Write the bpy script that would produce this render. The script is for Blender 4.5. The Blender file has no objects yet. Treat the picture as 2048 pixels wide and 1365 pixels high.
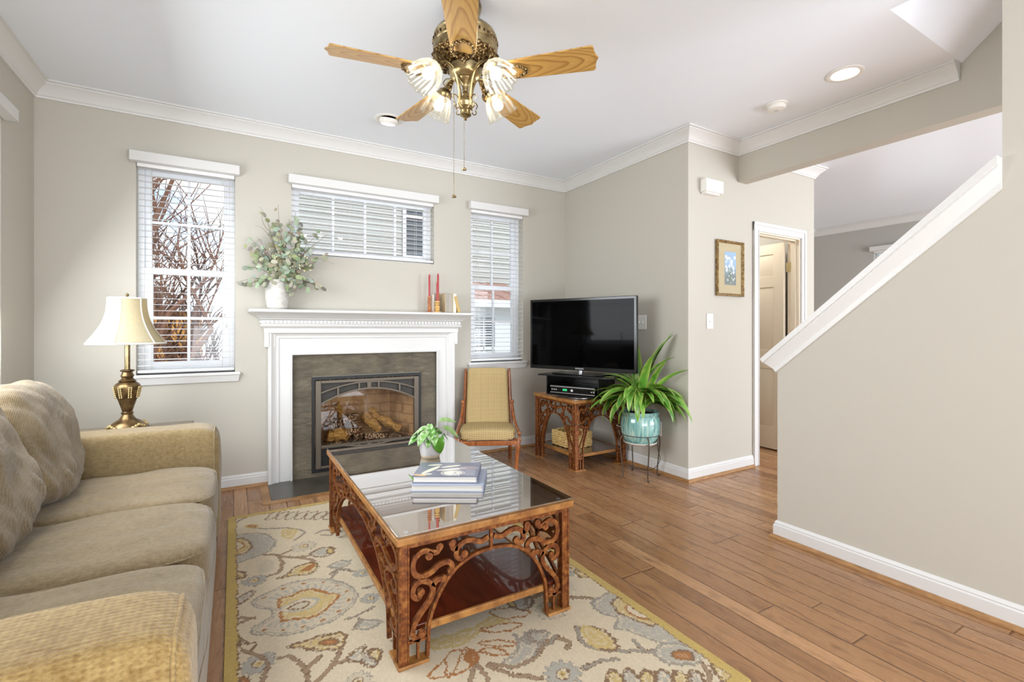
import bpy, bmesh, math, random
import numpy as np
from mathutils import Vector, Matrix, noise as mnoise
from math import sin, cos, pi, radians

scene = bpy.context.scene
COL = scene.collection

# ---------------------------------------------------------------- camera
cam_d = bpy.data.cameras.new('camera'); cam = bpy.data.objects.new('camera', cam_d); COL.objects.link(cam)
cam.location = (0, 0, 1.18)
cam.rotation_euler = (radians(90), 0, radians(-30.34))
cam_d.sensor_width = 36; cam_d.lens = 951.7/2048*36
cam_d.shift_y = -22.5/2048
cam_d.clip_start = .05
scene.camera = cam

# ---------------------------------------------------------------- colour management
vs = scene.view_settings
scene.display_settings.display_device = 'sRGB'
vs.view_transform = 'Standard'; vs.look = 'None'; vs.gamma = 1; vs.use_curve_mapping = False
vs.exposure = 0.0
try:
    scene.cycles.use_denoising = True
    scene.cycles.max_bounces = 10
    scene.cycles.diffuse_bounces = 5
    scene.cycles.transparent_max_bounces = 24
    scene.cycles.caustics_reflective = False
    scene.cycles.caustics_refractive = False
    scene.cycles.sample_clamp_indirect = 6
except Exception: pass

# ---------------------------------------------------------------- node helper
def lin(c):
    return tuple((x/12.92 if x <= .04045 else ((x+.055)/1.055)**2.4) for x in c)
def rgb(r, g, b): return (*lin((r/255, g/255, b/255)), 1)

class NT:
    def __init__(s, tree): s.t = tree; s.N = tree.nodes; s.L = tree.links
    def set(s, sock, v):
        if v is None: return
        if hasattr(v, 'is_output') or isinstance(v, bpy.types.NodeSocket): s.L.new(v, sock)
        else: sock.default_value = v
    def node(s, typ, ins={}, **props):
        n = s.N.new(typ)
        for k, v in props.items(): setattr(n, k, v)
        for k, v in ins.items(): s.set(n.inputs[k], v)
        return n
    def coord(s, kind='Object'): return s.node('ShaderNodeTexCoord').outputs[kind]
    def mapping(s, v, scale=(1,1,1), rot=(0,0,0), loc=(0,0,0)):
        return s.node('ShaderNodeMapping', {'Vector': v, 'Scale': scale, 'Rotation': rot, 'Location': loc}).outputs[0]
    def noise(s, v, scale=5, detail=3, rough=.5, dist=0):
        return s.node('ShaderNodeTexNoise', {'Vector': v, 'Scale': scale, 'Detail': detail, 'Roughness': rough, 'Distortion': dist}).outputs[0]
    def vor(s, v, scale=5, feature='F1', out='Distance'):
        return s.node('ShaderNodeTexVoronoi', {'Vector': v, 'Scale': scale}, feature=feature).outputs[out]
    def ramp(s, f, stops, interp='LINEAR'):
        n = s.node('ShaderNodeValToRGB', {'Fac': f}); r = n.color_ramp; r.interpolation = interp
        while len(r.elements) < len(stops): r.elements.new(.5)
        for e, (p, c) in zip(r.elements, stops):
            e.position = p; e.color = c if len(c) == 4 else (*c, 1)
        return n.outputs[0]
    def m(s, op, a, b=0.0, c=None):
        n = s.node('ShaderNodeMath', operation=op); s.set(n.inputs[0], a); s.set(n.inputs[1], b)
        if c is not None: s.set(n.inputs[2], c)
        return n.outputs[0]
    def mix(s, f, a, b, blend='MIX'):
        n = s.node('ShaderNodeMix', data_type='RGBA', blend_type=blend)
        s.set(n.inputs[0], f); s.set(n.inputs[6], a); s.set(n.inputs[7], b); return n.outputs[2]
    def sep(s, v): return s.node('ShaderNodeSeparateXYZ', {0: v}).outputs
    def comb(s, x, y, z): return s.node('ShaderNodeCombineXYZ', {0: x, 1: y, 2: z}).outputs[0]
    def bump(s, h, strength=.3, dist=.01):
        return s.node('ShaderNodeBump', {'Height': h, 'Strength': strength, 'Distance': dist}).outputs[0]

def material(name, col=(.8,.8,.8,1), rough=.5, metal=0, spec=.5, coat=0, build=None, **kw):
    m = bpy.data.materials.new(name); m.use_nodes = True
    b = m.node_tree.nodes['Principled BSDF']; nt = NT(m.node_tree)
    b.inputs['Base Color'].default_value = col; b.inputs['Roughness'].default_value = rough
    b.inputs['Metallic'].default_value = metal; b.inputs['Specular IOR Level'].default_value = spec
    b.inputs['Coat Weight'].default_value = coat
    for k, v in kw.items(): b.inputs[k.replace('_', ' ')].default_value = v
    if build: build(nt, b)
    return m
def link(nt, b, **kw):
    for k, v in kw.items(): nt.set(b.inputs[k.replace('_', ' ')], v)

# ---------------------------------------------------------------- world: pale blue sky with clouds
world = bpy.data.worlds.new('sky'); scene.world = world; world.use_nodes = True
w = NT(world.node_tree); bg = world.node_tree.nodes['Background']
gv = w.node('ShaderNodeTexCoord').outputs['Generated']
z = w.sep(gv)[2]
skyc = w.ramp(z, [(0.0, rgb(222,228,236)), (.12, rgb(200,220,244)), (.45, rgb(120,165,225)), (1, rgb(80,125,200))])
cl = w.noise(w.mapping(gv, (1.6,1.6,4)), 2.6, 6, .6)
clf = w.ramp(cl, [(.42, (0,0,0)), (.56, (1,1,1))])
link(w, bg, Color=w.mix(clf, skyc, rgb(246,247,250)))
bg.inputs['Strength'].default_value = 1.9

# ---------------------------------------------------------------- lights
def area(name, loc, rot, sx, sy, energy, col=(1,1,1)):
    d = bpy.data.lights.new(name, 'AREA'); d.shape = 'RECTANGLE'; d.size = sx; d.size_y = sy; d.energy = energy; d.color = col
    o = bpy.data.objects.new(name, d); COL.objects.link(o); o.location = loc; o.rotation_euler = rot
    return o
def point(name, loc, energy, col=(1,.85,.65), r=.03):
    d = bpy.data.lights.new(name, 'POINT'); d.energy = energy; d.color = col; d.shadow_soft_size = r
    o = bpy.data.objects.new(name, d); COL.objects.link(o); o.location = loc; return o
# added fill from unseen openings behind the camera; daylight at the left window
area('rear_fill', (.9, -2.55, 1.25), (radians(90), 0, radians(0)), 3.3, 2.3, 52, (.93,.97,1))  # added fill lamp behind the camera, its source is unseen
area('ceiling_fill', (.9, -2.5, .75), (radians(122), 0, radians(4)), 3.2, 1.2, 95, (.86,.93,1))   # added lamp tilted up to brighten the living room ceiling
area('side_window_daylight', (-.98, 2.6, 1.5), (0, radians(-62), 0), 1.1, 1.7, 62, (.93,.97,1))
d_ = bpy.data.lights.new('low_sun', 'SUN'); d_.energy = 2.2; d_.angle = radians(1); d_.color = (1,.98,.95)
o_ = bpy.data.objects.new('low_sun', d_); COL.objects.link(o_); o_.rotation_euler = (radians(46), 0, radians(28))
area('dining_ceiling_fill', (5.9, -2.45, .8), (radians(128), 0, 0), 2.9, 1.0, 110, (.76,.87,1))  # added lamp tilted up to brighten the dining ceiling
area('dining_fill', (5.9, -2.4, 1.3), (radians(90), 0, 0), 3.0, 2.2, 190, (.9,.95,1))  # added fill lamp for the dining side, out of view

# ---------------------------------------------------------------- mesh helper
class MB:
    def __init__(s): s.v = []; s.f = []; s.M = Matrix.Identity(4)
    def add(s, vs_, fs):
        n = len(s.v); M = s.M
        s.v += [tuple(M @ Vector(p)) for p in vs_]
        s.f += [tuple(i+n for i in f) for f in fs]
        return s
    def box(s, x0, x1, y0, y1, z0, z1):
        return s.add([(x0,y0,z0),(x1,y0,z0),(x1,y1,z0),(x0,y1,z0),(x0,y0,z1),(x1,y0,z1),(x1,y1,z1),(x0,y1,z1)],
                     [(0,3,2,1),(4,5,6,7),(0,1,5,4),(1,2,6,5),(2,3,7,6),(3,0,4,7)])
    def lathe(s, prof, n=32, c=(0,0,0), wave=None, cap=True):
        vs_ = []; k = len(prof)
        for i in range(n):
            a = 2*pi*i/n
            for r, z in prof:
                rr = r if wave is None else wave(r, z, a)
                vs_.append((c[0]+rr*cos(a), c[1]+rr*sin(a), c[2]+z))
        fs = []
        for i in range(n):
            j = (i+1) % n
            for q in range(k-1): fs.append((i*k+q, j*k+q, j*k+q+1, i*k+q+1))
        if cap:
            if prof[0][0] > 1e-5: fs.append(tuple(i*k for i in range(n))[::-1])
            if prof[-1][0] > 1e-5: fs.append(tuple(i*k+k-1 for i in range(n)))
        return s.add(vs_, fs)
    def tube(s, pts, r, n=8, closed=False, flat=1.0):
        P = [Vector(p) for p in pts]; k = len(P); vs_ = []; fs = []
        rr = r if hasattr(r, '__len__') else [r]*k
        up = None
        for i, p in enumerate(P):
            a = P[(i-1) % k] if (closed or i > 0) else P[0]; b = P[(i+1) % k] if (closed or i < k-1) else P[-1]
            t = (b-a)
            t = t.normalized() if t.length > 1e-9 else Vector((0,0,1))
            if up is None:
                up = Vector((0,0,1)) if abs(t.z) < .9 else Vector((1,0,0))
            u = up - t*up.dot(t)
            if u.length < 1e-6: u = t.orthogonal()
            u.normalize(); up = u; w_ = t.cross(u)
            for j in range(n):
                an = 2*pi*j/n
                vs_.append(tuple(p + u*cos(an)*rr[i]*flat + w_*sin(an)*rr[i]))
        m = k if closed else k-1
        for i in range(m):
            i2 = (i+1) % k
            for j in range(n):
                j2 = (j+1) % n
                fs.append((i*n+j, i*n+j2, i2*n+j2, i2*n+j))
        if not closed:
            fs.append(tuple(range(n))[::-1]); fs.append(tuple((k-1)*n+j for j in range(n)))
        return s.add(vs_, fs)
    def prism(s, poly, f0, f1):
        """poly: 2D points; f0/f1 map a 2D point to 3D for the two faces"""
        n = len(poly)
        return s.add([f0(p) for p in poly]+[f1(p) for p in poly],
                     [tuple(range(n))[::-1], tuple(range(n, 2*n))]+[(i, (i+1) % n, n+(i+1) % n, n+i) for i in range(n)])
    def grid(s, fn, nu, nv, cu=False, cv=False):
        vs_ = [fn(i/(nu if cu else nu-1), j/(nv if cv else nv-1)) for i in range(nu) for j in range(nv)]; fs = []
        for i in range(nu if cu else nu-1):
            for j in range(nv if cv else nv-1):
                i2, j2 = (i+1) % nu, (j+1) % nv
                fs.append((i*nv+j, i2*nv+j, i2*nv+j2, i*nv+j2))
        return s.add(vs_, fs)
    def puff(s, c, h, p=4, n=14, warp=None):
        """rounded cushion: cube grid projected to a superellipsoid"""
        vs_ = {}; out = []; fs = []
        def key(q): return tuple(round(x, 5) for x in q)
        def put(q):
            k = key(q)
            if k not in vs_:
                q2 = Vector([math.copysign(abs(x)**.9, x) for x in q])
                L = sum(abs(x)**p for x in q2)**(1/p)
                e = q2/L
                pt = Vector((c[0]+e.x*h[0], c[1]+e.y*h[1], c[2]+e.z*h[2]))
                if warp: pt = warp(pt, e)
                vs_[k] = len(out); out.append(tuple(pt))
            return vs_[k]
        for ax in range(3):
            for sg in (-1, 1):
                for i in range(n):
                    for j in range(n):
                        quad = []
                        for (a, b) in ((i,j),(i+1,j),(i+1,j+1),(i,j+1)):
                            q = [0,0,0]; q[ax] = sg; q[(ax+1) % 3] = 2*a/n-1; q[(ax+2) % 3] = 2*b/n-1
                            quad.append(put(q))
                        fs.append(tuple(quad) if sg > 0 else tuple(quad[::-1]))
        return s.add(out, fs)
    def mesh(s, name, angle=35, smooth=True):
        me = bpy.data.meshes.new(name); me.from_pydata(s.v, [], s.f); me.update()
        if smooth:
            me.polygons.foreach_set('use_smooth', [True]*len(me.polygons))
            try: me.set_sharp_from_angle(angle=radians(angle))
            except Exception: pass
        return me

def link_obj(name, mb, mat, parent=None, bevel=0, sub=0, angle=35, seg=2):
    me = mb.mesh(name, angle) if isinstance(mb, MB) else mb
    o = bpy.data.objects.new(name, me); COL.objects.link(o)
    if mat: me.materials.append(mat)
    if parent: o.parent = parent
    if bevel:
        b = o.modifiers.new('bevel', 'BEVEL'); b.width = bevel; b.segments = seg; b.limit_method = 'ANGLE'; b.angle_limit = radians(40)
    if sub:
        q = o.modifiers.new('sub', 'SUBSURF'); q.levels = sub; q.render_levels = sub
    return o
def tag(o, label=None, cat=None, group=None, kind=None):
    if label: o['label'] = label
    if cat: o['category'] = cat
    if group: o['group'] = group
    if kind: o['kind'] = kind
    return o
def thing(name, label, cat, loc=(0,0,0), rz=0, group=None):
    o = bpy.data.objects.new(name, None); COL.objects.link(o); o.empty_display_size = .1
    o.location = loc; o.rotation_euler = (0,0,rz); return tag(o, label, cat, group)
def part(name, mb, mat, parent, label=None, **k):
    o = link_obj(name, mb, mat, parent, **k)
    if label: o['label'] = label
    return o
def solo(name, mb, mat, label, cat, loc=(0,0,0), rz=0, group=None, **k):
    o = link_obj(name, mb, mat, None, **k); o.location = loc; o.rotation_euler = (0,0,rz)
    return tag(o, label, cat, group)
def struct(name, mb, mat, parent=None, **k):
    o = link_obj(name, mb, mat, parent, **k)
    o['kind'] = 'structure'
    return o
def dup(root, loc=None, rz=None, label=None):
    r = root.copy(); COL.objects.link(r)
    if loc is not None: r.location = loc
    if rz is not None: r.rotation_euler = (0,0,rz)
    if label: r['label'] = label
    def rec(a, b):
        for ch in [o for o in bpy.data.objects if o.parent == a]:
            c = ch.copy(); COL.objects.link(c); c.parent = b; rec(ch, c)
    rec(root, r); return r
def smooth_path(pts, n=8, closed=False):
    """Catmull-Rom through the points (2D or 3D)"""
    P = [Vector(p) for p in pts]; k = len(P); out = []
    for i in range(k if closed else k-1):
        p0 = P[(i-1) % k] if closed or i > 0 else P[0]*2-P[1]
        p1, p2 = P[i], P[(i+1) % k]
        p3 = P[(i+2) % k] if closed or i+2 < k else P[-1]*2-P[-2]
        for q in range(n):
            t = q/n
            out.append(.5*((2*p1)+(p2-p0)*t+(2*p0-5*p1+4*p2-p3)*t*t+(3*p1-p0-3*p2+p3)*t**3))
    if not closed: out.append(P[-1])
    return out
def sweep(mb, path, prof, z, side=1, ext=(0,0)):
    """profile (out, dz) swept along a 2D wall line, mitred; out to the right (side=1) of travel"""
    P = [Vector(p) for p in path]; n = len(P); k = len(prof); vs_ = []
    for i in range(n):
        dirs = []
        if i > 0: dirs.append((P[i]-P[i-1]).normalized())
        if i < n-1: dirs.append((P[i+1]-P[i]).normalized())
        nr = [Vector((d.y, -d.x))*side for d in dirs]
        if len(nr) == 2:
            b = (nr[0]+nr[1]); b = b/b.dot(nr[0])
        else: b = nr[0]
        for o, dz in prof: vs_.append((P[i].x+b.x*o, P[i].y+b.y*o, z+dz))
    fs = []
    for i in range(n-1):
        for j in range(k):
            j2 = (j+1) % k; fs.append((i*k+j, (i+1)*k+j, (i+1)*k+j2, i*k+j2))
    fs += [tuple(range(k)), tuple((n-1)*k+j for j in range(k))[::-1]]
    mb.add(vs_, fs)
def vcol_grid(name, w_, h_, nx, ny, cols, z=0, thick=.0):
    """flat grid with a per-vertex colour pattern (weave, print)"""
    me = bpy.data.meshes.new(name)
    xs = np.linspace(0, w_, nx); ys = np.linspace(0, h_, ny)
    X, Y = np.meshgrid(xs, ys); V = np.stack([X.ravel(), Y.ravel(), np.full(X.size, z)], 1)
    idx = np.arange(nx*ny).reshape(ny, nx)
    F = np.stack([idx[:-1,:-1].ravel(), idx[:-1,1:].ravel(), idx[1:,1:].ravel(), idx[1:,:-1].ravel()], 1)
    me.vertices.add(len(V)); me.vertices.foreach_set('co', V.ravel())
    me.loops.add(F.size); me.loops.foreach_set('vertex_index', F.ravel().astype(np.int32))
    me.polygons.add(len(F)); me.polygons.foreach_set('loop_start', np.arange(0, F.size, 4, dtype=np.int32))
    me.update(calc_edges=True)
    at = me.color_attributes.new('dye', 'FLOAT_COLOR', 'POINT')
    c4 = np.ones((len(V), 4), dtype=np.float32); c4[:, :3] = cols.reshape(-1, 3)
    at.data.foreach_set('color', c4.ravel())
    return me
# ---------------------------------------------------------------- materials
def paint(name, c, rough=.55, bump=.03):
    def b(nt, s):
        v = nt.coord(); n = nt.noise(v, 140, 2)
        link(nt, s, Normal=nt.bump(n, bump, .002))
    return material(name, rgb(*c), rough, spec=.3, build=b)
M = {}
M['wall'] = paint('greige wall paint', (193,188,177), .6)
M['wall_grey'] = paint('grey wall paint', (182,180,174), .6)
M['ceil'] = paint('ceiling paint', (238,243,250), .75)
M['ceil_gloss'] = paint('satin ceiling paint', (236,240,247), .3)
M['trim'] = material('white trim paint', rgb(219,218,216), .35)
M['white'] = material('white plastic', rgb(238,236,230), .35)
M['vinyl'] = material('white vinyl', rgb(238,240,244), .3)
M['slat'] = material('blind slats', rgb(248,247,246), .4)
M['cord'] = material('blind cord', rgb(205,203,198), .7)
M['door'] = material('cream door paint', rgb(236,226,208), .35)

def thinglass(name, tint=(1,1,1,1), refl=1.0, rough=.0, ior=1.5):
    m = bpy.data.materials.new(name); m.use_nodes = True; nt = NT(m.node_tree)
    for n in list(nt.N): nt.N.remove(n)
    out = nt.node('ShaderNodeOutputMaterial'); tr = nt.node('ShaderNodeBsdfTransparent', {'Color': tint})
    gl = nt.node('ShaderNodeBsdfGlossy', {'Roughness': rough}); fr = nt.node('ShaderNodeFresnel', {'IOR': ior})
    front = nt.m('SUBTRACT', 1, nt.node('ShaderNodeNewGeometry').outputs['Backfacing'])
    f = nt.m('MINIMUM', nt.m('MULTIPLY', nt.m('MULTIPLY', fr.outputs[0], refl), front), .92)
    mx = nt.node('ShaderNodeMixShader', {0: f, 1: tr.outputs[0], 2: gl.outputs[0]})
    nt.L.new(mx.outputs[0], out.inputs[0]); return m
M['glass'] = thinglass('window glass', (.97,.99,.98,1))
M['fireglass'] = thinglass('fireplace glass', (.93,.9,.86,1), 1.0)
M['picglass'] = thinglass('picture glass', (1,1,1,1), .8)

def floor_b(nt, s):
    v = nt.coord(); x, y, _ = nt.sep(v)
    xw = nt.m('ADD', x, nt.m('MULTIPLY', nt.m('SINE', nt.m('MULTIPLY', x, 17.3)), .017))
    cx_ = nt.m('DIVIDE', xw, .1); col = nt.m('FLOOR', cx_); fx = nt.m('FRACT', cx_)
    r1 = nt.node('ShaderNodeTexWhiteNoise', {'Vector': nt.comb(col, 3.1, .7)}, noise_dimensions='3D').outputs[0]
    ly = nt.m('DIVIDE', nt.m('ADD', y, nt.m('MULTIPLY', r1, 7.7)), nt.m('ADD', .95, nt.m('MULTIPLY', r1, .8)))
    row = nt.m('FLOOR', ly); fy = nt.m('FRACT', ly)
    rid = nt.node('ShaderNodeTexWhiteNoise', {'Vector': nt.comb(col, row, 1.3)}, noise_dimensions='3D').outputs[0]
    base = nt.ramp(rid, [(0, rgb(154,112,77)), (.25, rgb(182,138,98)), (.5, rgb(164,120,82)), (.75, rgb(196,150,108)), (1, rgb(144,102,70))])
    gv_ = nt.comb(nt.m('ADD', nt.m('MULTIPLY', x, 26), nt.m('MULTIPLY', rid, 50)), nt.m('MULTIPLY', y, 2.2), rid)
    g = nt.noise(gv_, 1.6, 5, .62, .6)
    gf = nt.ramp(g, [(.3, rgb(140,128,116)), (.48, rgb(255,255,255)), (.75, rgb(200,188,176))])
    c1 = nt.mix(.42, base, gf, 'MULTIPLY')
    kn = nt.noise(nt.comb(nt.m('MULTIPLY', x, 9), nt.m('MULTIPLY', y, 3.2), nt.m('MULTIPLY', rid, 20)), 1.5, 4, .6, 1.2)
    kf = nt.ramp(kn, [(.55, (0,0,0)), (.72, (1,1,1))])
    c2 = nt.mix(nt.m('MULTIPLY', kf, .6), c1, rgb(104,68,46))
    fine = nt.noise(nt.comb(nt.m('MULTIPLY', x, 320), nt.m('MULTIPLY', y, 9), rid), 1, 3)
    c2 = nt.mix(nt.m('MULTIPLY', nt.ramp(fine, [(.4, (0,0,0)), (.7, (1,1,1))]), .10), c2, rgb(92,58,38))
    ex = nt.m('MINIMUM', fx, nt.m('SUBTRACT', 1, fx)); ey = nt.m('MINIMUM', fy, nt.m('SUBTRACT', 1, fy))
    ex = nt.m('MULTIPLY', ex, .1); ey = nt.m('MULTIPLY', ey, .9)
    e = nt.m('MINIMUM', ex, ey); seam = nt.m('LESS_THAN', e, .0017)
    c3 = nt.mix(nt.m('MULTIPLY', seam, .75), c2, rgb(84,52,34))
    hgt = nt.m('ADD', nt.m('MULTIPLY', nt.m('MINIMUM', e, .0045), 300), nt.m('MULTIPLY', g, .2))
    link(nt, s, Base_Color=c3, Roughness=nt.m('ADD', .2, nt.m('MULTIPLY', g, .16)), Normal=nt.bump(hgt, .8, .003))
M['floor'] = material('hardwood planks', rough=.28, build=floor_b, spec=.45)

def wood(name, c1, c2, rough=.35, scale=(1,12,12), k=3, coat=.0, detail=5):
    def b(nt, s):
        v = nt.mapping(nt.coord(), scale); g = nt.noise(v, k, detail, .6, 1.0)
        c = nt.ramp(g, [(.3, rgb(*c1)), (.62, rgb(*c2))])
        link(nt, s, Base_Color=c, Normal=nt.bump(g, .08, .002))
    return material(name, rough=rough, coat=coat, build=b)
M['table_top'] = wood('mahogany veneer', (178,130,98), (206,160,126), .3, (10,1.2,1), 2.5)
M['shelf'] = wood('dark cherry shelf', (52,16,8), (98,36,18), .22, (7,1.2,1), 2.2, coat=1.0)
def antique_b(nt, s):
    v = nt.coord(); n = nt.noise(v, 55, 5, .65); n2 = nt.noise(v, 9, 3)
    c = nt.ramp(n, [(.32, rgb(74,38,16)), (.5, rgb(134,76,32)), (.68, rgb(182,124,60))])
    c = nt.mix(nt.m('MULTIPLY', n2, .5), c, rgb(100,44,22))
    link(nt, s, Base_Color=c, Roughness=nt.m('ADD', .3, nt.m('MULTIPLY', n, .25)), Normal=nt.bump(n, .12, .002))
M['iron_gold'] = material('antique bronze gold iron', rough=.4, metal=.35, build=antique_b)
M['gold_edge'] = wood('gold brown edge', (124,74,34), (176,124,66), .35, (3,3,3), 5)
M['quarter'] = wood('oak shoe moulding', (136,96,58), (176,132,84), .4, (4,4,30), 3)
M['tabletop_glass'] = thinglass('table glass', (.92,.94,.94,1), 3.3, ior=1.9)
M['oak'] = None
def oak_b(nt, s):
    v = nt.coord(); x, y, z_ = nt.sep(v)
    # cathedral grain: rings stretched along the blade (local x)
    d = nt.noise(nt.comb(nt.m('MULTIPLY', x, 1.6), nt.m('MULTIPLY', y, 3), 0), 1.4, 2)
    r = nt.m('ADD', nt.m('POWER', nt.m('ABSOLUTE', nt.m('MULTIPLY', y, 11)), 1.7), nt.m('MULTIPLY', nt.m('ADD', x, nt.m('MULTIPLY', d, .5)), 2.6))
    ring = nt.m('FRACT', nt.m('MULTIPLY', r, 3.6))
    f = nt.ramp(ring, [(0, (0,0,0)), (.55, (.15,.15,.15)), (.86, (1,1,1)), (1, (0,0,0))])
    fine = nt.noise(nt.comb(nt.m('MULTIPLY', x, 8), nt.m('MULTIPLY', y, 260), 0), 1, 3)
    c = nt.mix(nt.m('MULTIPLY', f, .7), rgb(204,164,96), rgb(146,98,42))
    c = nt.mix(nt.m('MULTIPLY', nt.ramp(fine, [(.45, (0,0,0)), (.7, (1,1,1))]), .35), c, rgb(140,96,48))
    link(nt, s, Base_Color=c)
M['oak'] = material('oak fan blade', rough=.28, build=oak_b, coat=.3)
def brass_b(nt, s):
    v = nt.coord(); n = nt.noise(v, 18, 3)
    link(nt, s, Base_Color=nt.ramp(n, [(.3, rgb(122,106,74)), (.7, rgb(182,164,124))]), Roughness=nt.m('ADD', .2, nt.m('MULTIPLY', n, .2)))
M['brass'] = material('antique brass', metal=.9, build=brass_b)
def brasso_b(nt, s):
    v = nt.coord(); n = nt.vor(v, 90); n2 = nt.noise(v, 60, 3)
    c = nt.ramp(n, [(.1, rgb(214,190,140)), (.5, rgb(120,94,56)), (.8, rgb(60,42,26))])
    link(nt, s, Base_Color=c, Normal=nt.bump(nt.m('ADD', n, n2), .9, .006))
M['brass_orn'] = material('embossed antique brass', metal=.85, rough=.35, build=brasso_b)
M['lamp_brass'] = material('lamp antique bronze', rgb(128,100,60), .35, .8, build=lambda nt, s: link(nt, s, Base_Color=nt.ramp(nt.noise(nt.coord(), 25, 3), [(.35, rgb(74,54,34)), (.7, rgb(150,124,84))])))
M['lamp_gold'] = material('gilt ornament', rgb(200,176,124), .4, .6)

def chenille(c1, c2, k=1.0):
    def b(nt, s):
        v = nt.coord(); x, y, z_ = nt.sep(v)
        a = nt.m('SINE', nt.m('MULTIPLY', nt.m('ADD', nt.m('ADD', x, y), z_), 520*k))
        c = nt.m('SINE', nt.m('MULTIPLY', nt.m('SUBTRACT', nt.m('SUBTRACT', x, y), z_), 520*k))
        wv = nt.m('MULTIPLY', a, c)
        n = nt.noise(v, 60, 4, .7); n2 = nt.noise(nt.mapping(v, (12,60,30)), 4, 4, .7); n3 = nt.noise(v, 3.5, 3)
        f = nt.m('ADD', nt.m('MULTIPLY', n, .35), nt.m('ADD', nt.m('MULTIPLY', n2, .4), nt.m('MULTIPLY', n3, .25)))
        col = nt.ramp(f, [(.36, rgb(*c1)), (.62, rgb(*c2))])
        col = nt.mix(nt.m('MULTIPLY', nt.m('MAXIMUM', wv, 0), .28), col, rgb(*[int(q*.66) for q in c1]))
        link(nt, s, Base_Color=col, Normal=nt.bump(nt.m('ADD', nt.m('MULTIPLY', wv, -.5), n), .5, .003))
    return b
M['sofa'] = material('tan chenille', rough=.9, spec=.15, build=chenille((116,96,64), (156,136,98)), Sheen_Weight=.3)
M['sofa_cushion'] = material('taupe chenille', rough=.9, spec=.15, build=chenille((104,88,62), (146,128,97), 1.3), Sheen_Weight=.3)
M['sofa_arm'] = material('golden tan basket weave chenille', rough=.9, spec=.15, build=chenille((132,102,54), (190,164,112), .5), Sheen_Weight=.3)

def up_b(nt, s):
    v = nt.coord(); x, y, z_ = nt.sep(v)
    a = nt.m('SINE', nt.m('MULTIPLY', nt.m('ADD', x, nt.m('ADD', z_, y)), 215)); c = nt.m('SINE', nt.m('MULTIPLY', nt.m('SUBTRACT', x, nt.m('ADD', z_, y)), 215))
    wv = nt.m('MULTIPLY', a, c)
    f = nt.ramp(wv, [(.12, (0,0,0)), (.5, (1,1,1))])
    link(nt, s, Base_Color=nt.mix(f, rgb(200,178,128), rgb(118,86,52)), Normal=nt.bump(wv, .3, .002))
M['chair_fabric'] = material('gold diamond upholstery', rough=.85, spec=.2, build=up_b)
M['chair_wood'] = wood('walnut chair frame', (112,58,26), (164,96,50), .25, (6,6,2), 4, coat=.4)
M['nail'] = material('brass nailheads', rgb(120,90,50), .35, .8)

def stone_b(nt, s):
    v = nt.coord(); n = nt.noise(nt.mapping(v, (1,1,2.0), (0,.5,0)), 13, 8, .7, .8); n2 = nt.noise(v, 5, 3)
    link(nt, s, Base_Color=nt.ramp(n2, [(.3, rgb(104,96,84)), (.7, rgb(136,126,106))]), Normal=nt.bump(n, 1.0, .03))
M['slate'] = material('cleft grey slate', rough=.5, build=stone_b)
def hearth_b(nt, s):
    v = nt.coord(); n = nt.noise(v, 14, 6, .65, .5); n2 = nt.noise(v, 3, 3)
    link(nt, s, Base_Color=nt.ramp(n2, [(.3, rgb(62,58,52)), (.7, rgb(92,88,80))]), Normal=nt.bump(n, .3, .006))
M['hearth'] = material('dark honed slate', rough=.3, build=hearth_b)
M['fire_frame'] = material('bronze fireplace frame', rgb(104,94,82), .45, .4)
M['black'] = material('matt black metal', rgb(18,17,16), .5)
def fb_b(nt, s):
    v = nt.coord(); x, y, z_ = nt.sep(v)
    nz = nt.noise(v, 6, 4, .6, .5)
    row = nt.m('DIVIDE', nt.m('ADD', z_, nt.m('MULTIPLY', nz, .02)), .085); fr = nt.m('FRACT', row)
    e = nt.m('MINIMUM', fr, nt.m('SUBTRACT', 1, fr)); rr = nt.m('FLOOR', row)
    cx2 = nt.m('DIVIDE', nt.m('ADD', nt.m('ADD', x, y), nt.m('MULTIPLY', rr, .13)), .3); fc = nt.m('FRACT', cx2)
    e2 = nt.m('MULTIPLY', nt.m('MINIMUM', fc, nt.m('SUBTRACT', 1, fc)), 3.5); e = nt.m('MINIMUM', e, e2)
    seam = nt.ramp(e, [(.02, (1,1,1)), (.09, (0,0,0))])
    c = nt.ramp(nt.noise(v, 9, 5, .6), [(.3, rgb(166,128,94)), (.6, rgb(214,180,140)), (.8, rgb(194,158,116))])
    link(nt, s, Base_Color=nt.mix(nt.m('MULTIPLY', seam, .5), c, rgb(104,76,54)), Normal=nt.bump(e, .4, .01))
M['firebrick'] = material('firebrick panel', rough=.85, build=fb_b)
def bark_b(nt, s):
    v = nt.coord(); n = nt.noise(nt.mapping(v, (3,14,14)), 4, 5, .65)
    link(nt, s, Base_Color=nt.ramp(n, [(.3, rgb(120,84,40)), (.6, rgb(196,156,88))]), Normal=nt.bump(n, .6, .01))
M['log'] = material('split log', rough=.8, build=bark_b)
def ash_b(nt, s):
    v = nt.coord(); n = nt.vor(v, 60); link(nt, s, Base_Color=nt.ramp(n, [(.15, rgb(224,206,184)), (.5, rgb(120,88,62)), (.8, rgb(54,36,26))]), Normal=nt.bump(n, .9, .012))
M['char'] = material('charred log and ash', rough=.9, build=ash_b)

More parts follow.
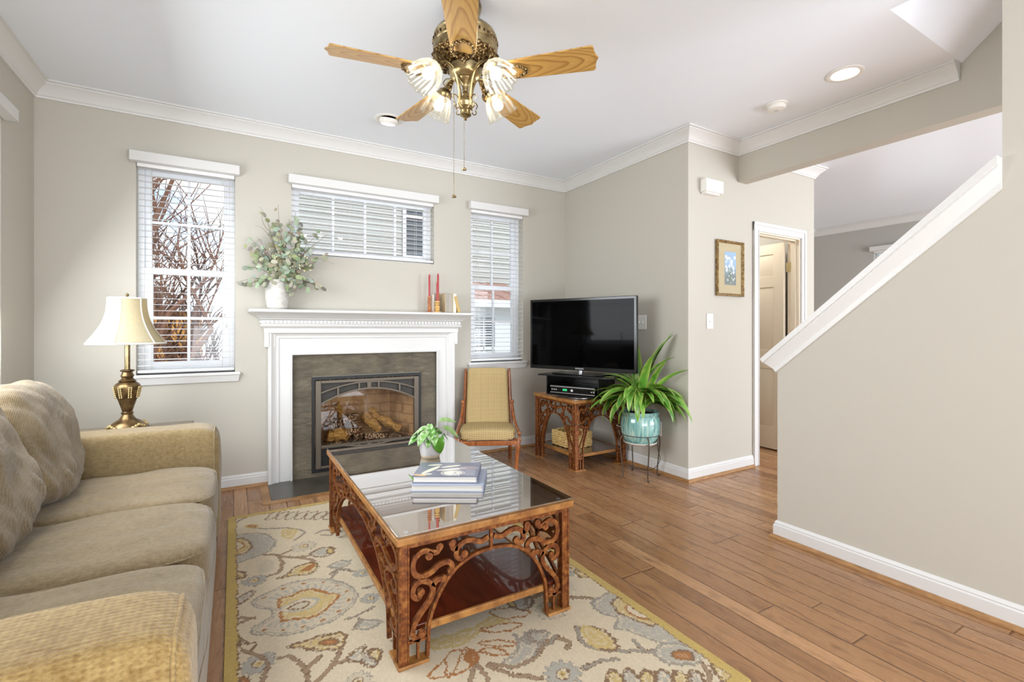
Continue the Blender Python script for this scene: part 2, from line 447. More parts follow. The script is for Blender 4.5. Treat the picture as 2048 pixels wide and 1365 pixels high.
M['tv_screen'] = material('glossy black screen', rgb(3,3,4), .05, spec=.07)
M['tv_case'] = material('gloss black plastic', rgb(10,10,11), .2)
M['dark_gloss'] = material('black lacquer', rgb(16,15,16), .25)
M['chrome'] = material('brushed steel', rgb(190,190,192), .25, .9)
M['green_led'] = material('green display', rgb(10,60,30), .4, Emission_Color=(.02,.5,.18,1), Emission_Strength=1.2)
M['silver'] = material('silver lettering', rgb(200,200,200), .4)
def bask_b(nt, s):
    v = nt.coord(); x, y, z_ = nt.sep(v); n = nt.noise(nt.mapping(v, (20,20,60)), 3, 4)
    link(nt, s, Base_Color=nt.ramp(n, [(.3, rgb(170,130,66)), (.65, rgb(232,204,140))]))
M['basket'] = material('woven water hyacinth', rough=.7, build=bask_b)
def glaze_b(nt, s):
    v = nt.coord(); n = nt.noise(nt.mapping(v, (34,34,2.4)), 1, 5, .65, .6)
    z_ = nt.sep(v)[2]
    c = nt.ramp(n, [(.3, rgb(70,124,122)), (.5, rgb(128,176,170)), (.66, rgb(190,208,192)), (.85, rgb(150,150,140))])
    link(nt, s, Base_Color=c, Roughness=.12)
M['glaze'] = material('teal drip glaze', coat=.6, build=glaze_b)
M['stand'] = material('weathered iron', rgb(84,72,60), .5, .5)
M['soil'] = material('potting soil', rgb(52,38,28), .95)
def attr_b(nt, s):
    a = nt.node('ShaderNodeAttribute'); a.attribute_name = 'dye'; link(nt, s, Base_Color=a.outputs['Color'])
def leaf_b(nt, s):
    a = nt.node('ShaderNodeAttribute'); a.attribute_name = 'dye'
    n = nt.noise(nt.coord(), 40, 3); link(nt, s, Base_Color=nt.mix(nt.m('MULTIPLY', n, .35), a.outputs['Color'], rgb(70,110,30)))
M['leaf'] = material('glossy variegated leaves', rough=.3, build=leaf_b, coat=.2)
M['euca'] = material('dusty eucalyptus leaves', rough=.7, build=attr_b)
M['twig'] = material('dry brown twig', rgb(112,92,74), .8)
M['bloom'] = material('cream blossom', rgb(226,216,180), .7)
M['stemg'] = material('pale green stem', rgb(150,176,96), .5)
def ceram_b(nt, s):
    v = nt.coord(); z_ = nt.sep(v)[2]; w_ = nt.m('SINE', nt.m('MULTIPLY', z_, 700)); n = nt.noise(v, 30, 3)
    link(nt, s, Base_Color=nt.ramp(n, [(.3, rgb(206,202,196)), (.7, rgb(230,227,222))]), Normal=nt.bump(nt.m('ADD', w_, n), .4, .003))
M['vase'] = material('ribbed white ceramic', rough=.5, build=ceram_b)
def pot_b(nt, s):
    v = nt.coord(); x, y, z_ = nt.sep(v); an = nt.m('ARCTAN2', y, x)
    a = nt.m('SINE', nt.m('ADD', nt.m('MULTIPLY', an, 14), nt.m('MULTIPLY', z_, 330))); c = nt.m('SINE', nt.m('SUBTRACT', nt.m('MULTIPLY', an, 14), nt.m('MULTIPLY', z_, 330)))
    p = nt.m('ABSOLUTE', nt.m('MULTIPLY', a, c)); band = nt.m('GREATER_THAN', z_, .018)
    f = nt.m('MULTIPLY', nt.ramp(p, [(.25, (1,1,1)), (.5, (0,0,0))]), band)
    base = nt.mix(band, rgb(226,212,184), rgb(240,238,236))
    link(nt, s, Base_Color=nt.mix(nt.m('MULTIPLY', f, .8), base, rgb(150,146,150)))
M['pot'] = material('white trellis ceramic', rough=.25, build=pot_b)
M['candle'] = material('dusty red wax', rgb(178,66,70), .4, Subsurface_Weight=.1)
M['candle_white'] = material('ivory wax', rgb(232,220,206), .4)
M['maple'] = wood('turned cherry wood', (150,80,44), (196,124,74), .3, (3,3,20), 5)
M['maple_light'] = wood('turned maple wood', (196,152,84), (224,184,116), .3, (3,3,20), 5)
M['pages'] = material('page block', rough=.8, build=lambda nt, s: link(nt, s, Base_Color=nt.ramp(nt.noise(nt.mapping(nt.coord(), (2,2,400)), 1, 2), [(.3, rgb(200,194,184)), (.7, rgb(236,232,226))])))
M['pages_v'] = material('upright page block', rough=.8, build=lambda nt, s: link(nt, s, Base_Color=nt.ramp(nt.noise(nt.mapping(nt.coord(), (400,400,3)), 1, 2), [(.3, rgb(150,142,132)), (.7, rgb(196,188,176))])))
M['print'] = material('printed cover', rough=.25, build=attr_b, coat=.3)
M['cover_grey'] = material('slate blue cover', rgb(112,116,136), .3)
M['cover_blue'] = material('pale blue cover', rgb(172,182,202), .35)
M['cover_tan'] = material('tan linen cover', rgb(214,200,164), .7)
M['cover_cream'] = material('cream cover', rgb(232,226,210), .6)
M['cover_gold'] = material('gold cloth cover', rgb(196,166,104), .6)
M['cover_dark'] = material('black cover', rgb(26,20,18), .5)
def shade_m():
    m = bpy.data.materials.new('ivory lampshade fabric'); m.use_nodes = True; nt = NT(m.node_tree)
    for n in list(nt.N): nt.N.remove(n)
    out = nt.node('ShaderNodeOutputMaterial'); c = nt.ramp(nt.noise(nt.mapping(nt.coord(), (60,60,60)), 4, 3), [(.3, rgb(204,194,164)), (.7, rgb(218,208,180))])
    d = nt.node('ShaderNodeBsdfDiffuse', {'Color': c}); t = nt.node('ShaderNodeBsdfTranslucent', {'Color': c})
    mx = nt.node('ShaderNodeMixShader', {0: .5, 1: d.outputs[0], 2: t.outputs[0]}); nt.L.new(mx.outputs[0], out.inputs[0]); return m
M['shade'] = shade_m()
M['shade_trim'] = material('ivory shade braid', rgb(226,222,214), .8)
def fshade_m():
    m = bpy.data.materials.new('ribbed clear glass shade'); m.use_nodes = True; nt = NT(m.node_tree)
    for n in list(nt.N): nt.N.remove(n)
    out = nt.node('ShaderNodeOutputMaterial')
    lw = nt.node('ShaderNodeLayerWeight', {'Blend': .35}).outputs['Facing']
    tr = nt.node('ShaderNodeBsdfTransparent', {'Color': (.96,.95,.9,1)}); tl = nt.node('ShaderNodeBsdfTranslucent', {'Color': (1,.97,.9,1)})
    gl = nt.node('ShaderNodeBsdfGlossy', {'Roughness': .22})
    m1 = nt.node('ShaderNodeMixShader', {0: nt.m('ADD', .02, nt.m('MULTIPLY', lw, .10)), 1: tr.outputs[0], 2: tl.outputs[0]})
    m2 = nt.node('ShaderNodeMixShader', {0: nt.m('MULTIPLY', lw, .28), 1: m1.outputs[0], 2: gl.outputs[0]})
    nt.L.new(m2.outputs[0], out.inputs[0]); return m
M['fan_glass'] = fshade_m()
M['bulb'] = material('lit bulb', rgb(255,244,220), .4, Emission_Color=(1,.93,.82,1), Emission_Strength=32)
M['led'] = material('lit recessed lens', rgb(255,250,240), .4, Emission_Color=(1,.97,.92,1), Emission_Strength=5)
M['siding'] = material('grey beige lap siding', rough=.7, build=lambda nt, s: link(nt, s, Base_Color=nt.ramp(nt.m('FRACT', nt.m('DIVIDE', nt.sep(nt.coord())[2], .115)), [(0, rgb(120,118,114)), (.12, rgb(188,187,180)), (1, rgb(204,203,196))])))
M['roof'] = material('terracotta shingles', rough=.8, build=lambda nt, s: link(nt, s, Base_Color=nt.ramp(nt.noise(nt.coord(), 18, 3), [(.3, rgb(160,116,100)), (.7, rgb(188,146,130))])))
M['ext_white'] = material('exterior white', rgb(236,238,242), .6)
M['ext_glass'] = material('dark exterior glass', rgb(120,124,128), .2)
M['bark'] = material('reddish bare branch', rgb(126,88,68), .85)
M['twig_red'] = material('russet hedge', rgb(128,78,74), .85)
M['orange'] = material('orange render', rgb(224,160,84), .7)
M['lawn'] = material('grass', rough=.95, build=lambda nt, s: link(nt, s, Base_Color=nt.ramp(nt.noise(nt.coord(), 6, 4), [(.3, rgb(96,94,60)), (.7, rgb(150,140,96))])))
M['wire'] = material('white cable', rgb(228,224,216), .5)
M['wire_black'] = material('dark cable', rgb(50,44,40), .5)
M['gilt'] = material('gilded frame', rough=.35, metal=.4, build=lambda nt, s: link(nt, s, Base_Color=nt.ramp(nt.noise(nt.coord(), 45, 4), [(.3, rgb(104,82,50)), (.65, rgb(176,148,100))]), Normal=nt.bump(nt.noise(nt.coord(), 70, 3), .5, .004)))
M['mat_board'] = material('khaki mat board', rgb(186,170,134), .8)
M['hinge'] = material('polished brass', rgb(222,206,160), .25, .8)
M['rugbase'] = material('rug backing', rgb(196,168,96), .95)
# ================================================================ THE ROOM
XL, YB, XT, YW, ZC = -1.08, 4.09, 3.05, 2.50, 2.74     # left wall, fireplace wall, tv wall, wing wall, ceiling
YK = -2.7                                               # wall behind the camera
XF = 7.9                                                # far dining wall
def wall_holes(mb, u0, u1, z0, z1, t0, t1, holes, axis='x'):
    """solid wall along u with rectangular holes (ua, ub, za, zb)"""
    us = sorted({u0, u1, *[h[0] for h in holes], *[h[1] for h in holes]})
    zs = sorted({z0, z1, *[h[2] for h in holes], *[h[3] for h in holes]})
    for a, b in zip(us, us[1:]):
        run = None
        for c, d in zip(zs, zs[1:]):
            um, zm = (a+b)/2, (c+d)/2
            solid = not any(h[0] < um < h[1] and h[2] < zm < h[3] for h in holes)
            if solid: run = (run[0], d) if run else (c, d)
            if (not solid or d == zs[-1]) and run:
                if axis == 'x': mb.box(a, b, t0, t1, run[0], run[1])
                else: mb.box(t0, t1, a, b, run[0], run[1])
                run = None
struct('floor', MB().box(XL-.16, XF+.16, YK-.16, YB+.16, -.12, 0), M['floor'])
mb = MB()
# ceiling with the notch where the stairs rise
mb.box(XL-.16, 2.76, YK-.16, YB+.16, ZC, ZC+.12)
mb.box(2.76, 3.67, 1.07, YB+.16, ZC, ZC+.12)
struct('ceiling', mb, M['ceil'])
struct('ceiling_dining', MB().box(3.79, XF+.16, YK-.16, YB+.16, ZC, ZC+.12), M['ceil_gloss'])

WL = (-.573, .01, .87, 2.345); WM = (.392, 1.573, 1.775, 2.345); WR = (1.943, 2.523, .87, 2.345)
FB = (.545, 1.422, .06, .79)
mb = MB(); wall_holes(mb, XL-.16, XF+.16, 0, ZC, YB, YB+.16, [WL, WM, WR, FB])
struct('wall_back', mb, M['wall'])
WS = (1.75, 3.60, .87, 2.345)
mb = MB(); wall_holes(mb, YK-.16, YB, 0, ZC, XL-.16, XL, [WS], 'y')
struct('wall_left', mb, M['wall'])
mb = MB(); wall_holes(mb, XL, XF, 0, ZC, YK-.16, YK, [(-.75, 2.55, .0, 2.45), (4.4, 7.4, .3, 2.4)])
struct('wall_behind', mb, M['wall'])
struct('wall_tv', MB().box(XT, XT+.11, YW, YB, 0, ZC), M['wall'])
DO = (3.945, 4.615, 0, 2.045)
mb = MB(); wall_holes(mb, XT+.11, 4.852, 0, ZC, YW, YW+.11, [DO])
struct('wall_wing', mb, M['wall'])
struct('wall_hall', MB().box(4.742, 4.852, YW+.11, YB, 0, ZC), M['wall_grey'])
mb = MB(); wall_holes(mb, YK, YB, 0, ZC, XF, XF+.16, [(2.3, 3.26, .9, 2.32)], 'y')
struct('wall_dining', mb, M['wall_grey'])
# beam and the wall above it beside the stairs
mb = MB().box(3.67, 3.79, YK, YW, 2.425, 5.0)
struct('wall_beam', mb, M['wall'])
# knee wall with its raked top, then full height
X0, X1 = 2.665, 2.785
poly = [(1.57, 0), (1.57, 1.005), (.655, 1.805), (.655, ZC), (YK, ZC), (YK, 0)]
struct('wall_right', MB().prism(poly, lambda p: (X0, p[0], p[1]), lambda p: (X1, p[0], p[1])), M['wall'])
struct('wall_stair_upper', MB().box(2.66, 2.76, YK, 1.07, ZC+.12, 5.0), M['wall'])
struct('stairwell_sun_cap', MB().box(2.66, 3.79, YK-.16, 1.2, 5.0, 5.1), M['ceil'])  # unseen cap added to keep the sun from leaking into the stairwell
# sloping soffit over the stairs
so = [(1.07, ZC), (-1.2, ZC+.9*2.27), (-1.2, ZC+.9*2.27+.1), (1.07, ZC+.12)]
struct('ceiling_stair', MB().prism(so, lambda p: (2.76, p[0], p[1]), lambda p: (3.67, p[0], p[1])), M['ceil'])
# raked cap: board plus crown profile under it, on the room side
sl = (1.805-1.005)/(1.57-.655); ln = math.hypot(1, sl); dy, dz = -1/ln, sl/ln; ny, nz = sl/ln, 1/ln
a0 = Vector((1.605, 1.005-.03)); L_ = math.hypot(1.605-.655, (1.605-.655)*sl)
prof = [(-.03,0),(.012,0),(.012,.022),(.02,.03),(.034,.05),(.05,.062),(.05,.07),(.062,.07),(.062,.095),(-.18,.095),(-.18,.07),(-.135,.07),(-.135,0)]
vs_ = []
yA, yB_ = 1.605, .655
for (o, h) in prof:
    # ends: lower end cut square to the rake, upper end cut plumb against the wall
    s0 = 0.0
    base = Vector((yA, 1.005-sl*(yA-1.57)))
    p = base + Vector((ny, nz))*(h-.045)
    vs_.append((X0-o, p.x, p.y))
    q0 = p; t = (yB_-q0.x)/dy; q = q0+Vector((dy, dz))*t
    vs_.append((X0-o, q.x, q.y))
k = len(prof); fs = [(2*i, 2*((i+1) % k), 2*((i+1) % k)+1, 2*i+1) for i in range(k)]
fs += [tuple(2*i for i in range(k)), tuple(2*i+1 for i in range(k))[::-1]]
struct('trim_1', MB().add(vs_, fs), M['trim'])

# crown moulding
crown = [(0,-.10),(.011,-.10),(.013,-.088),(.02,-.082),(.026,-.070),(.044,-.046),(.066,-.028),(.074,-.022),(.074,-.014),(.088,-.012),(.088,0),(0,0)]
mb = MB(); sweep(mb, [(XL, YK), (XL, YB), (XT, YB), (XT, YW), (3.67, YW), (3.67, 1.08)], crown, ZC-.001)
struct('trim_2', mb, M['trim'], angle=20)
mb = MB(); sweep(mb, [(3.79, YW), (4.852, YW), (4.852, YB), (XF, YB), (XF, YK)], crown, ZC-.001)
struct('trim_3', mb, M['trim'], angle=20)
# baseboards with oak shoe
bb = [(0,0),(.016,0),(.016,.072),(.010,.078),(.012,.084),(.008,.092),(.004,.098),(0,.098)]
sh = [(.016,0),(.034,0),(.033,.008),(.028,.015),(.022,.019),(.016,.02)]
def base(name, path, side=1):
    b = MB(); sweep(b, path, bb, .001, side); o = struct(name, b, M['trim'], angle=20)
    b = MB(); sweep(b, path, sh, .001, side); struct('shoe_moulding', b, M['quarter'], o, angle=20); return o
base('baseboard_left', [(XL, YK), (XL, YB), (.225, YB)])
base('baseboard_back', [(1.756, YB), (XT, YB), (XT, YW), (3.868, YW)])
base('baseboard_right', [(X1, 1.57), (X0, 1.57), (X0, YK)])
base('baseboard_dining', [(4.724, YW), (4.852, YW), (4.852, YB), (XF, YB), (XF, YK)])

# doorway casing + jamb + six-panel door
mb = MB()
cas = [(0,0),(.006,.018),(.02,.02),(.05,.014),(.064,.012),(.072,.0)]
for xs, sg in ((DO[0]+.006, -1), (DO[1]-.006, 1)):
    mb.box(min(xs, xs+sg*.078), max(xs, xs+sg*.078), YW-.013, YW-.0005, 0, 2.117)
    mb.box(min(xs+sg*.05, xs+sg*.078), max(xs+sg*.05, xs+sg*.078), YW-.021, YW-.013, 0, 2.117)
    mb.box(min(xs+sg*.004, xs+sg*.012), max(xs+sg*.004, xs+sg*.012), YW-.018, YW-.013, 0, 2.05)
mb.box(DO[0]-.072, DO[1]+.072, YW-.0131, YW-.0006, 2.039, 2.1172)
mb.box(DO[0]-.072, DO[1]+.072, YW-.0211, YW-.0131, 2.089, 2.1173)
struct('trim_4', mb, M['trim'], bevel=.002)
mb = MB(); jt = .018
mb.box(DO[0], DO[0]+jt, YW, YW+.11, 0, 2.045); mb.box(DO[1]-jt, DO[1], YW, YW+.11, 0, 2.045); mb.box(DO[0]+jt, DO[1]-jt, YW, YW+.11, 2.027, 2.045)
mb.box(DO[0]+jt, DO[0]+jt+.01, YW+.03, YW+.07, 0, 2.027); mb.box(DO[1]-jt-.01, DO[1]-jt, YW+.03, YW+.07, 0, 2.027); mb.box(DO[0]+jt+.01, DO[1]-jt-.01, YW+.03, YW+.07, 2.017, 2.027)
struct('trim_5', mb, M['door'], bevel=.001)
# door leaf, open at right angles, seen on its -X face
dx0, dx1, dy0, dy1, dz0, dz1 = 4.556, 4.590, YW+.125, YW+.125+.64, .012, 2.02
mb = MB(); 
colY = [(dy0, dy0+.10), (dy0+.28, dy0+.36), (dy0+.54, dy1)]
zr = [(dz0, .22), (.80, .98), (1.60, 1.70), (1.92, dz1)]
for a, b in colY: mb.box(dx0, dx1, a, b, dz0, dz1)
pan = [(dy0+.10, dy0+.28), (dy0+.36, dy0+.54)]
for (a, b) in pan:
    for (c, d) in zr: mb.box(dx0, dx1, a, b, c, d)
    for (c, d) in ((.22,.80), (.98,1.60), (1.70,1.92)):
        mb.box(dx0+.009, dx1-.009, a, b, c, d)
        # raised field with sloped edges
        e = .028
        for xf, s_ in ((dx0+.003, 1), (dx1-.003, -1)):
            xb = xf+s_*.007
            mb.add([(xb,a+.006,c+.006),(xb,b-.006,c+.006),(xb,b-.006,d-.006),(xb,a+.006,d-.006),(xf,a+e,c+e),(xf,b-e,c+e),(xf,b-e,d-e),(xf,a+e,d-e)],
                   [(0,1,5,4),(1,2,6,5),(2,3,7,6),(3,0,4,7),(4,5,6,7)])
door = struct('door_1', mb, M['door'])
for hz in (1.78, 1.0, .25):
    h = MB(); h.box(4.5965, 4.5985, YW+.072, YW+.108, hz-.045, hz+.045)
    h.tube([(4.593, YW+.114, hz-.046), (4.593, YW+.114, hz+.046)], .006, 10)
    part('hinge', h, M['hinge'], door, 'polished brass hinge')
k_ = MB(); k_.M = Matrix.Translation((dx0, dy1-.06, .95)) @ Matrix.Rotation(radians(-90), 4, 'Y')
k_.lathe([(.03,0),(.03,.004),(.011,.008),(.011,.03),(.026,.04),(.03,.052),(.022,.064),(0,.066)], 20)
part('door_knob', k_, M['hinge'], door)
point('powder_room_bulb', (4.1, 3.1, 2.3), 19, (1,.93,.82), .08)

# ---------------------------------------------------------------- windows
def window(idx, x0, x1, z0, z1, place, double=True, cols=2, rows=2):
    """window in its recess. local frame: x along the wall, y into the wall (0 = room face), z up"""
    root = bpy.data.objects.new('window_%d' % idx, None); COL.objects.link(root); place(root); root['kind'] = 'structure'
    fr = MB(); t = .035; D0, D1 = .085, .15
    fr.box(x0, x0+t, D0, D1, z0, z1); fr.box(x1-t, x1, D0, D1, z0, z1); fr.box(x0+t, x1-t, D0, D1, z1-t, z1); fr.box(x0+t, x1-t, D0, D1, z0, z0+t)
    part('window_frame', fr, M['vinyl'], root, bevel=.002)
    def sash(a, b, c, d, y, nc, nr, s=.042):
        q = MB(); q.box(a, a+s, y, y+.028, c, d); q.box(b-s, b, y, y+.028, c, d); q.box(a+s, b-s, y, y+.028, c, c+s); q.box(a+s, b-s, y, y+.028, d-s, d)
        o = part('sash', q, M['vinyl'], root, bevel=.002)
        g = MB(); g.box(a+s, b-s, y+.012, y+.016, c+s, d-s); part('pane', g, M['glass'], o)
        mu = MB()
        for i in range(1, nc): xx = a+s+(b-a-2*s)*i/nc; mu.box(xx-.009, xx+.009, y+.004, y+.024, c+s, d-s)
        for i in range(1, nr): zz = c+s+(d-c-2*s)*i/nr; mu.box(a+s, b-s, y+.005, y+.023, zz-.009, zz+.009)
        part('muntins', mu, M['vinyl'], o)
    a, b = x0+t, x1-t
    if double:
        zm = z0+(z1-z0)*.495
        sash(a, b, zm-.02, z1-t, .118, cols, rows, .038); sash(a, b, z0+t, zm+.02, .088, cols, rows, .048)
    else: sash(a, b, z0+t, z1-t, .10, cols, rows, .03)
    return root
def sill(root, x0, x1, z0):
    q = MB(); q.box(x0-.035, x1+.035, -.035, .085, z0-.022, z0); part('window_sill', q, M['trim'], root, bevel=.004)
    q = MB(); q.add([(x0-.02,-.001,z0-.075),(x1+.02,-.001,z0-.075),(x1+.02,-.001,z0-.022),(x0-.02,-.001,z0-.022),
                     (x0-.02,-.016,z0-.07),(x1+.02,-.016,z0-.07),(x1+.03,-.028,z0-.022),(x0-.03,-.028,z0-.022)],
                    [(0,1,2,3),(4,7,6,5),(0,4,5,1),(1,5,6,2),(2,6,7,3),(3,7,4,0)])
    part('apron', q, M['trim'], root)
back = lambda o: setattr(o, 'location', (0, YB, 0))
def leftp(o): o.location = (XL, 0, 0); o.rotation_euler = (0, 0, radians(90))     # local x -> world y, local y -> world -x
w1 = window(1, *WL, back); sill(w1, WL[0], WL[1], WL[2])
w2 = window(2, *WM, back, False, 4, 1)
w3 = window(3, *WR, back); sill(w3, WR[0], WR[1], WR[2])
w4 = window(4, *WS, leftp, True, 3, 2); sill(w4, WS[0], WS[1], WS[2])
def rightp(o): o.location = (XF, 0, 0); o.rotation_euler = (0, 0, radians(-90))
w5 = window(5, -3.26, -2.3, .9, 2.32, rightp, True, 2, 2)

# ---------------------------------------------------------------- venetian blinds (each one a thing)
def blind(label, x0, x1, z0, z1, place, pitch=.0425, over=.03, tilt=4, cords=2, vh=.068, endcord=None):
    root = thing('window_blind', label, 'window blind', group='white slatted window blinds'); place(root)
    v = MB(); v.box(x0-over, x1+over, -.062, -.004, z1-.025, z1-.025+vh)
    part('valance', v, M['trim'], root, bevel=.004)
    s = MB(); n = int((z1-.05-(z0+.03))/pitch); ca, sa = cos(radians(tilt)), sin(radians(tilt))
    for i in range(n+1):
        zc = z1-.055-i*pitch; prev = None
        R = Matrix.Translation((0, .030, zc)) @ Matrix.Rotation(radians(tilt), 4, 'X')
        s.M = R
        pr_ = [(-.025, 0), (-.012, .0022), (0, .003), (.012, .0022), (.025, 0), (.012, -.0006), (0, .0002), (-.012, -.0006)]
        s.prism(pr_, lambda p: (x0+.006, p[0], p[1]), lambda p: (x1-.006, p[0], p[1]))
    part('slats', s, M['slat'], root)
    r = MB(); r.box(x0+.006, x1-.006, .008, .052, z0+.012, z0+.030); part('bottom_rail', r, M['slat'], root, bevel=.003)
    h = MB(); h.box(x0+.004, x1-.004, .004, .056, z1-.045, z1-.003); part('head_rail', h, M['slat'], root)
    c = MB(); ww = x1-x0
    for i in range(cords):
        xx = x0+ww*(.14+.72*i/(cords-1))
        for yy in (.006, .054): c.tube([(xx, yy, z0+.03), (xx, yy, z1-.05)], .0011, 5)
    part('ladder_cords', c, M['cord'], root)['kind'] = 'stuff'
    if endcord is not None:
        c = MB(); c.tube([(endcord, -.002, z1-.05), (endcord+.003, -.004, endcordz[0])], .001, 5); c.tube([(endcord+.014, -.002, z1-.05), (endcord+.016, -.004, endcordz[1])], .001, 5)
        for q, zz in ((endcord+.003, endcordz[0]), (endcord+.016, endcordz[1])):
            c.M = Matrix.Translation((q, -.004, zz-.024)); c.lathe([(0,0),(.006,0),(.005,.012),(.002,.024)], 10); c.M = Matrix.Identity(4)
        part('pull_cord', c, M['cord'], root)
    return root
endcordz = (1.30, 1.22)
blind('tall white blind on the back wall window left of the fireplace', *WL, back, cords=2, endcord=WL[1]-.07)
blind('short wide white blind on the window above the fireplace mantel', *WM, back, cords=4, over=.025)
blind('tall white blind on the narrow window behind the chair', *WR, back, cords=2, endcord=WR[0]+.06)
blind('white blind at the left edge of the picture above the sofa', *WS, leftp, cords=3)
blind('white blind on the far dining window seen over the stair rail', -3.26, -2.3, .9, 2.32, rightp, cords=2)

# ================================================================ OUTSIDE
o = struct('ground', MB().box(-14, 16, YB+.6, 26, -1.25, -1.2), M['lawn'])
hs = thing('neighbour_house', 'neighbouring house with grey beige lap siding seen through the blinds', 'house', (0, 0, 0))
q = MB(); wall_holes(q, .75, 8.5, -1.2, 4.7, 9.6, 9.8, [(3.05, 3.75, 2.7, 4.35)])
# lapped boards
for i in range(51):
    zz = -1.2+i*.115
    for (xa, xb) in ((.75, 8.5),):
        segs = [(xa, xb)] if not (2.6 < zz < 4.35) else [(xa, 3.0), (3.8, xb)]
        for a, b in segs:
            q.add([(a,9.6,zz),(b,9.6,zz),(b,9.578,zz+.002),(a,9.578,zz+.002),(a,9.6,zz+.115),(b,9.6,zz+.115)], [(0,3,2,1),(3,4,5,2),(0,4,3),(1,2,5)])
part('siding_wall', q, M['siding'], hs)
q = MB(); q.box(.72, .86, 9.54, 9.62, -1.2, 4.7); part('corner_board', q, M['ext_white'], hs)
q = MB(); 
for a, b, c, d in ((3.0,3.07,2.65,4.4), (3.73,3.8,2.65,4.4), (3.07,3.73,2.65,2.72), (3.07,3.73,4.33,4.4), (3.07,3.73,3.5,3.55)): q.box(a, b, 9.55, 9.62, c, d)
wf = part('window_frame', q, M['ext_white'], hs)
q = MB(); q.box(3.07, 3.73, 9.63, 9.65, 2.72, 4.33); part('pane', q, M['ext_glass'], wf)
q = MB()
for i in range(32): q.box(3.07, 3.73, 9.60, 9.612, 2.74+i*.05, 2.768+i*.05)
part('window_shutter', q, M['ext_glass'], wf)
q = MB(); q.add([(.4,9.1,4.6),(9,9.1,4.6),(9,13,6.6),(.4,13,6.6),(.4,9.1,4.72),(9,9.1,4.72),(9,13,6.72),(.4,13,6.72)], [(0,3,2,1),(4,5,6,7),(0,1,5,4),(1,2,6,5),(2,3,7,6),(3,0,4,7)])
part('main_roof', q, M['roof'], hs)
# porch bay in front, with a red roof
q = MB(); q.box(1.7, 5.2, 8.4, 9.57, -1.2, 1.62); part('bay_wall', q, M['ext_white'], hs)
q = MB(); q.add([(1.5,8.15,1.76),(5.4,8.15,1.76),(5.4,9.57,2.20),(1.5,9.57,2.20),(1.5,8.15,1.80),(5.4,8.15,1.80),(5.4,9.57,2.24),(1.5,9.57,2.24)],
        [(0,3,2,1),(4,5,6,7),(0,1,5,4),(1,2,6,5),(2,3,7,6),(3,0,4,7)])
for i in range(8):
    xx = 1.9+i*.45; q.tube([(xx, 8.16, 1.805), (xx-.35, 9.55, 2.245)], .012, 6)
part('bay_roof', q, M['roof'], hs)
q = MB(); q.box(1.5, 5.4, 8.12, 8.4, 1.62, 1.76); part('fascia', q, M['ext_white'], hs)
for (a, b) in ((2.02, 2.42), (2.72, 3.5), (3.75, 4.5)):
    q = MB(); q.box(a-.05, a, 8.36, 8.39, .1, 1.47); q.box(b, b+.05, 8.36, 8.39, .1, 1.47); q.box(a, b, 8.36, 8.39, 1.42, 1.47); q.box(a, b, 8.36, 8.39, .1, .16); q.box(a, b, 8.36, 8.39, .78, .85)
    bw = part('bay_window', q, M['ext_white'], hs)
    q = MB(); q.box(a, b, 8.38, 8.398, .16, 1.42); part('pane', q, M['ext_glass'], bw)
    q = MB()
    for i in range(25): q.box(a, b, 8.365, 8.37, .18+i*.05, .20+i*.05)
    for i in range(1, 3): xx = a+(b-a)*i/3; q.box(xx-.008, xx+.008, 8.36, 8.365, .16, 1.42)
    part('slats', q, M['ext_white'], bw)
# chimney-like far house and an orange one, among the trees
q = MB(); q.box(-2.5, -1.0, 19, 21, -1.2, 1.8); fh = solo('orange_house', q, M['orange'], 'orange house behind the bare tree, seen through the left window', 'house')
q = MB(); q.prism([(-2.8,1.8),(-.7,1.8),(-1.75,2.4)], lambda p: (p[0],18.8,p[1]), lambda p: (p[0],21.2,p[1])); part('roof', q, M['ext_white'], fh)
q = MB(); q.box(-5.2, -2.9, 17, 19, -1.2, 1.5); fh = solo('white_house', q, M['ext_white'], 'pale house low behind the red hedge outside', 'house')
q = MB(); q.prism([(-5.5,1.5),(-2.6,1.5),(-4.05,2.1)], lambda p: (p[0],16.8,p[1]), lambda p: (p[0],19.2,p[1])); part('roof', q, M['ext_white'], fh)

def branchy(seed, n0=7, spread=.9, height=4.2, trunk=.09, lean=(0,0), depth=4, ymin=-2, xmax=9):
    rnd = random.Random(seed); mb = MB(); count = [0]
    def grow(p, d, L, r, lev):
        if count[0] > 2600: return
        count[0] += 1
        pts = [p]; q = Vector(p); dd = Vector(d)
        for _ in range(4):
            dd = (dd + Vector((rnd.uniform(-.16,.16), rnd.uniform(-.16,.16), rnd.uniform(-.1,.16)))).normalized(); q = q + dd*L/4; pts.append(Vector(q))
        if min(t.y for t in pts) < ymin or max(t.x for t in pts) > xmax: return
        mb.tube(pts, [r*(1-.12*i) for i in range(5)], 5 if lev > 1 else 7)
        if lev < depth:
            for _ in range(rnd.choice((3,4,5)) if lev < depth-1 else 5):
                t = rnd.choice((1,2,3,4,4)); a = rnd.uniform(0, 2*pi); sp = rnd.uniform(.35, .9)*spread
                nd = (dd + Vector((cos(a)*sp, sin(a)*sp, rnd.uniform(-.15,.45)))).normalized()
                grow(pts[t], nd, L*rnd.uniform(.6,.82), r*.52, lev+1)
    grow(Vector((0,0,0)), Vector((lean[0], lean[1], 1)).normalized(), height*.22, trunk, 0)
    for i in range(n0-1):
        a = 2*pi*i/n0
        grow(Vector((0,0,height*.12)), Vector((cos(a)*.7+lean[0], sin(a)*.7+lean[1], 1)).normalized(), height*.42, trunk*.6, 1)
    return mb
solo('bare_tree', branchy(3, 8, 1.1, 5.6, .11, (.1,0), 4, -2.2, 1.6), M['bark'], 'bare leaning tree close outside the left window', 'tree', (-1.35, 7.6, -1.2), group='bare trees outside')
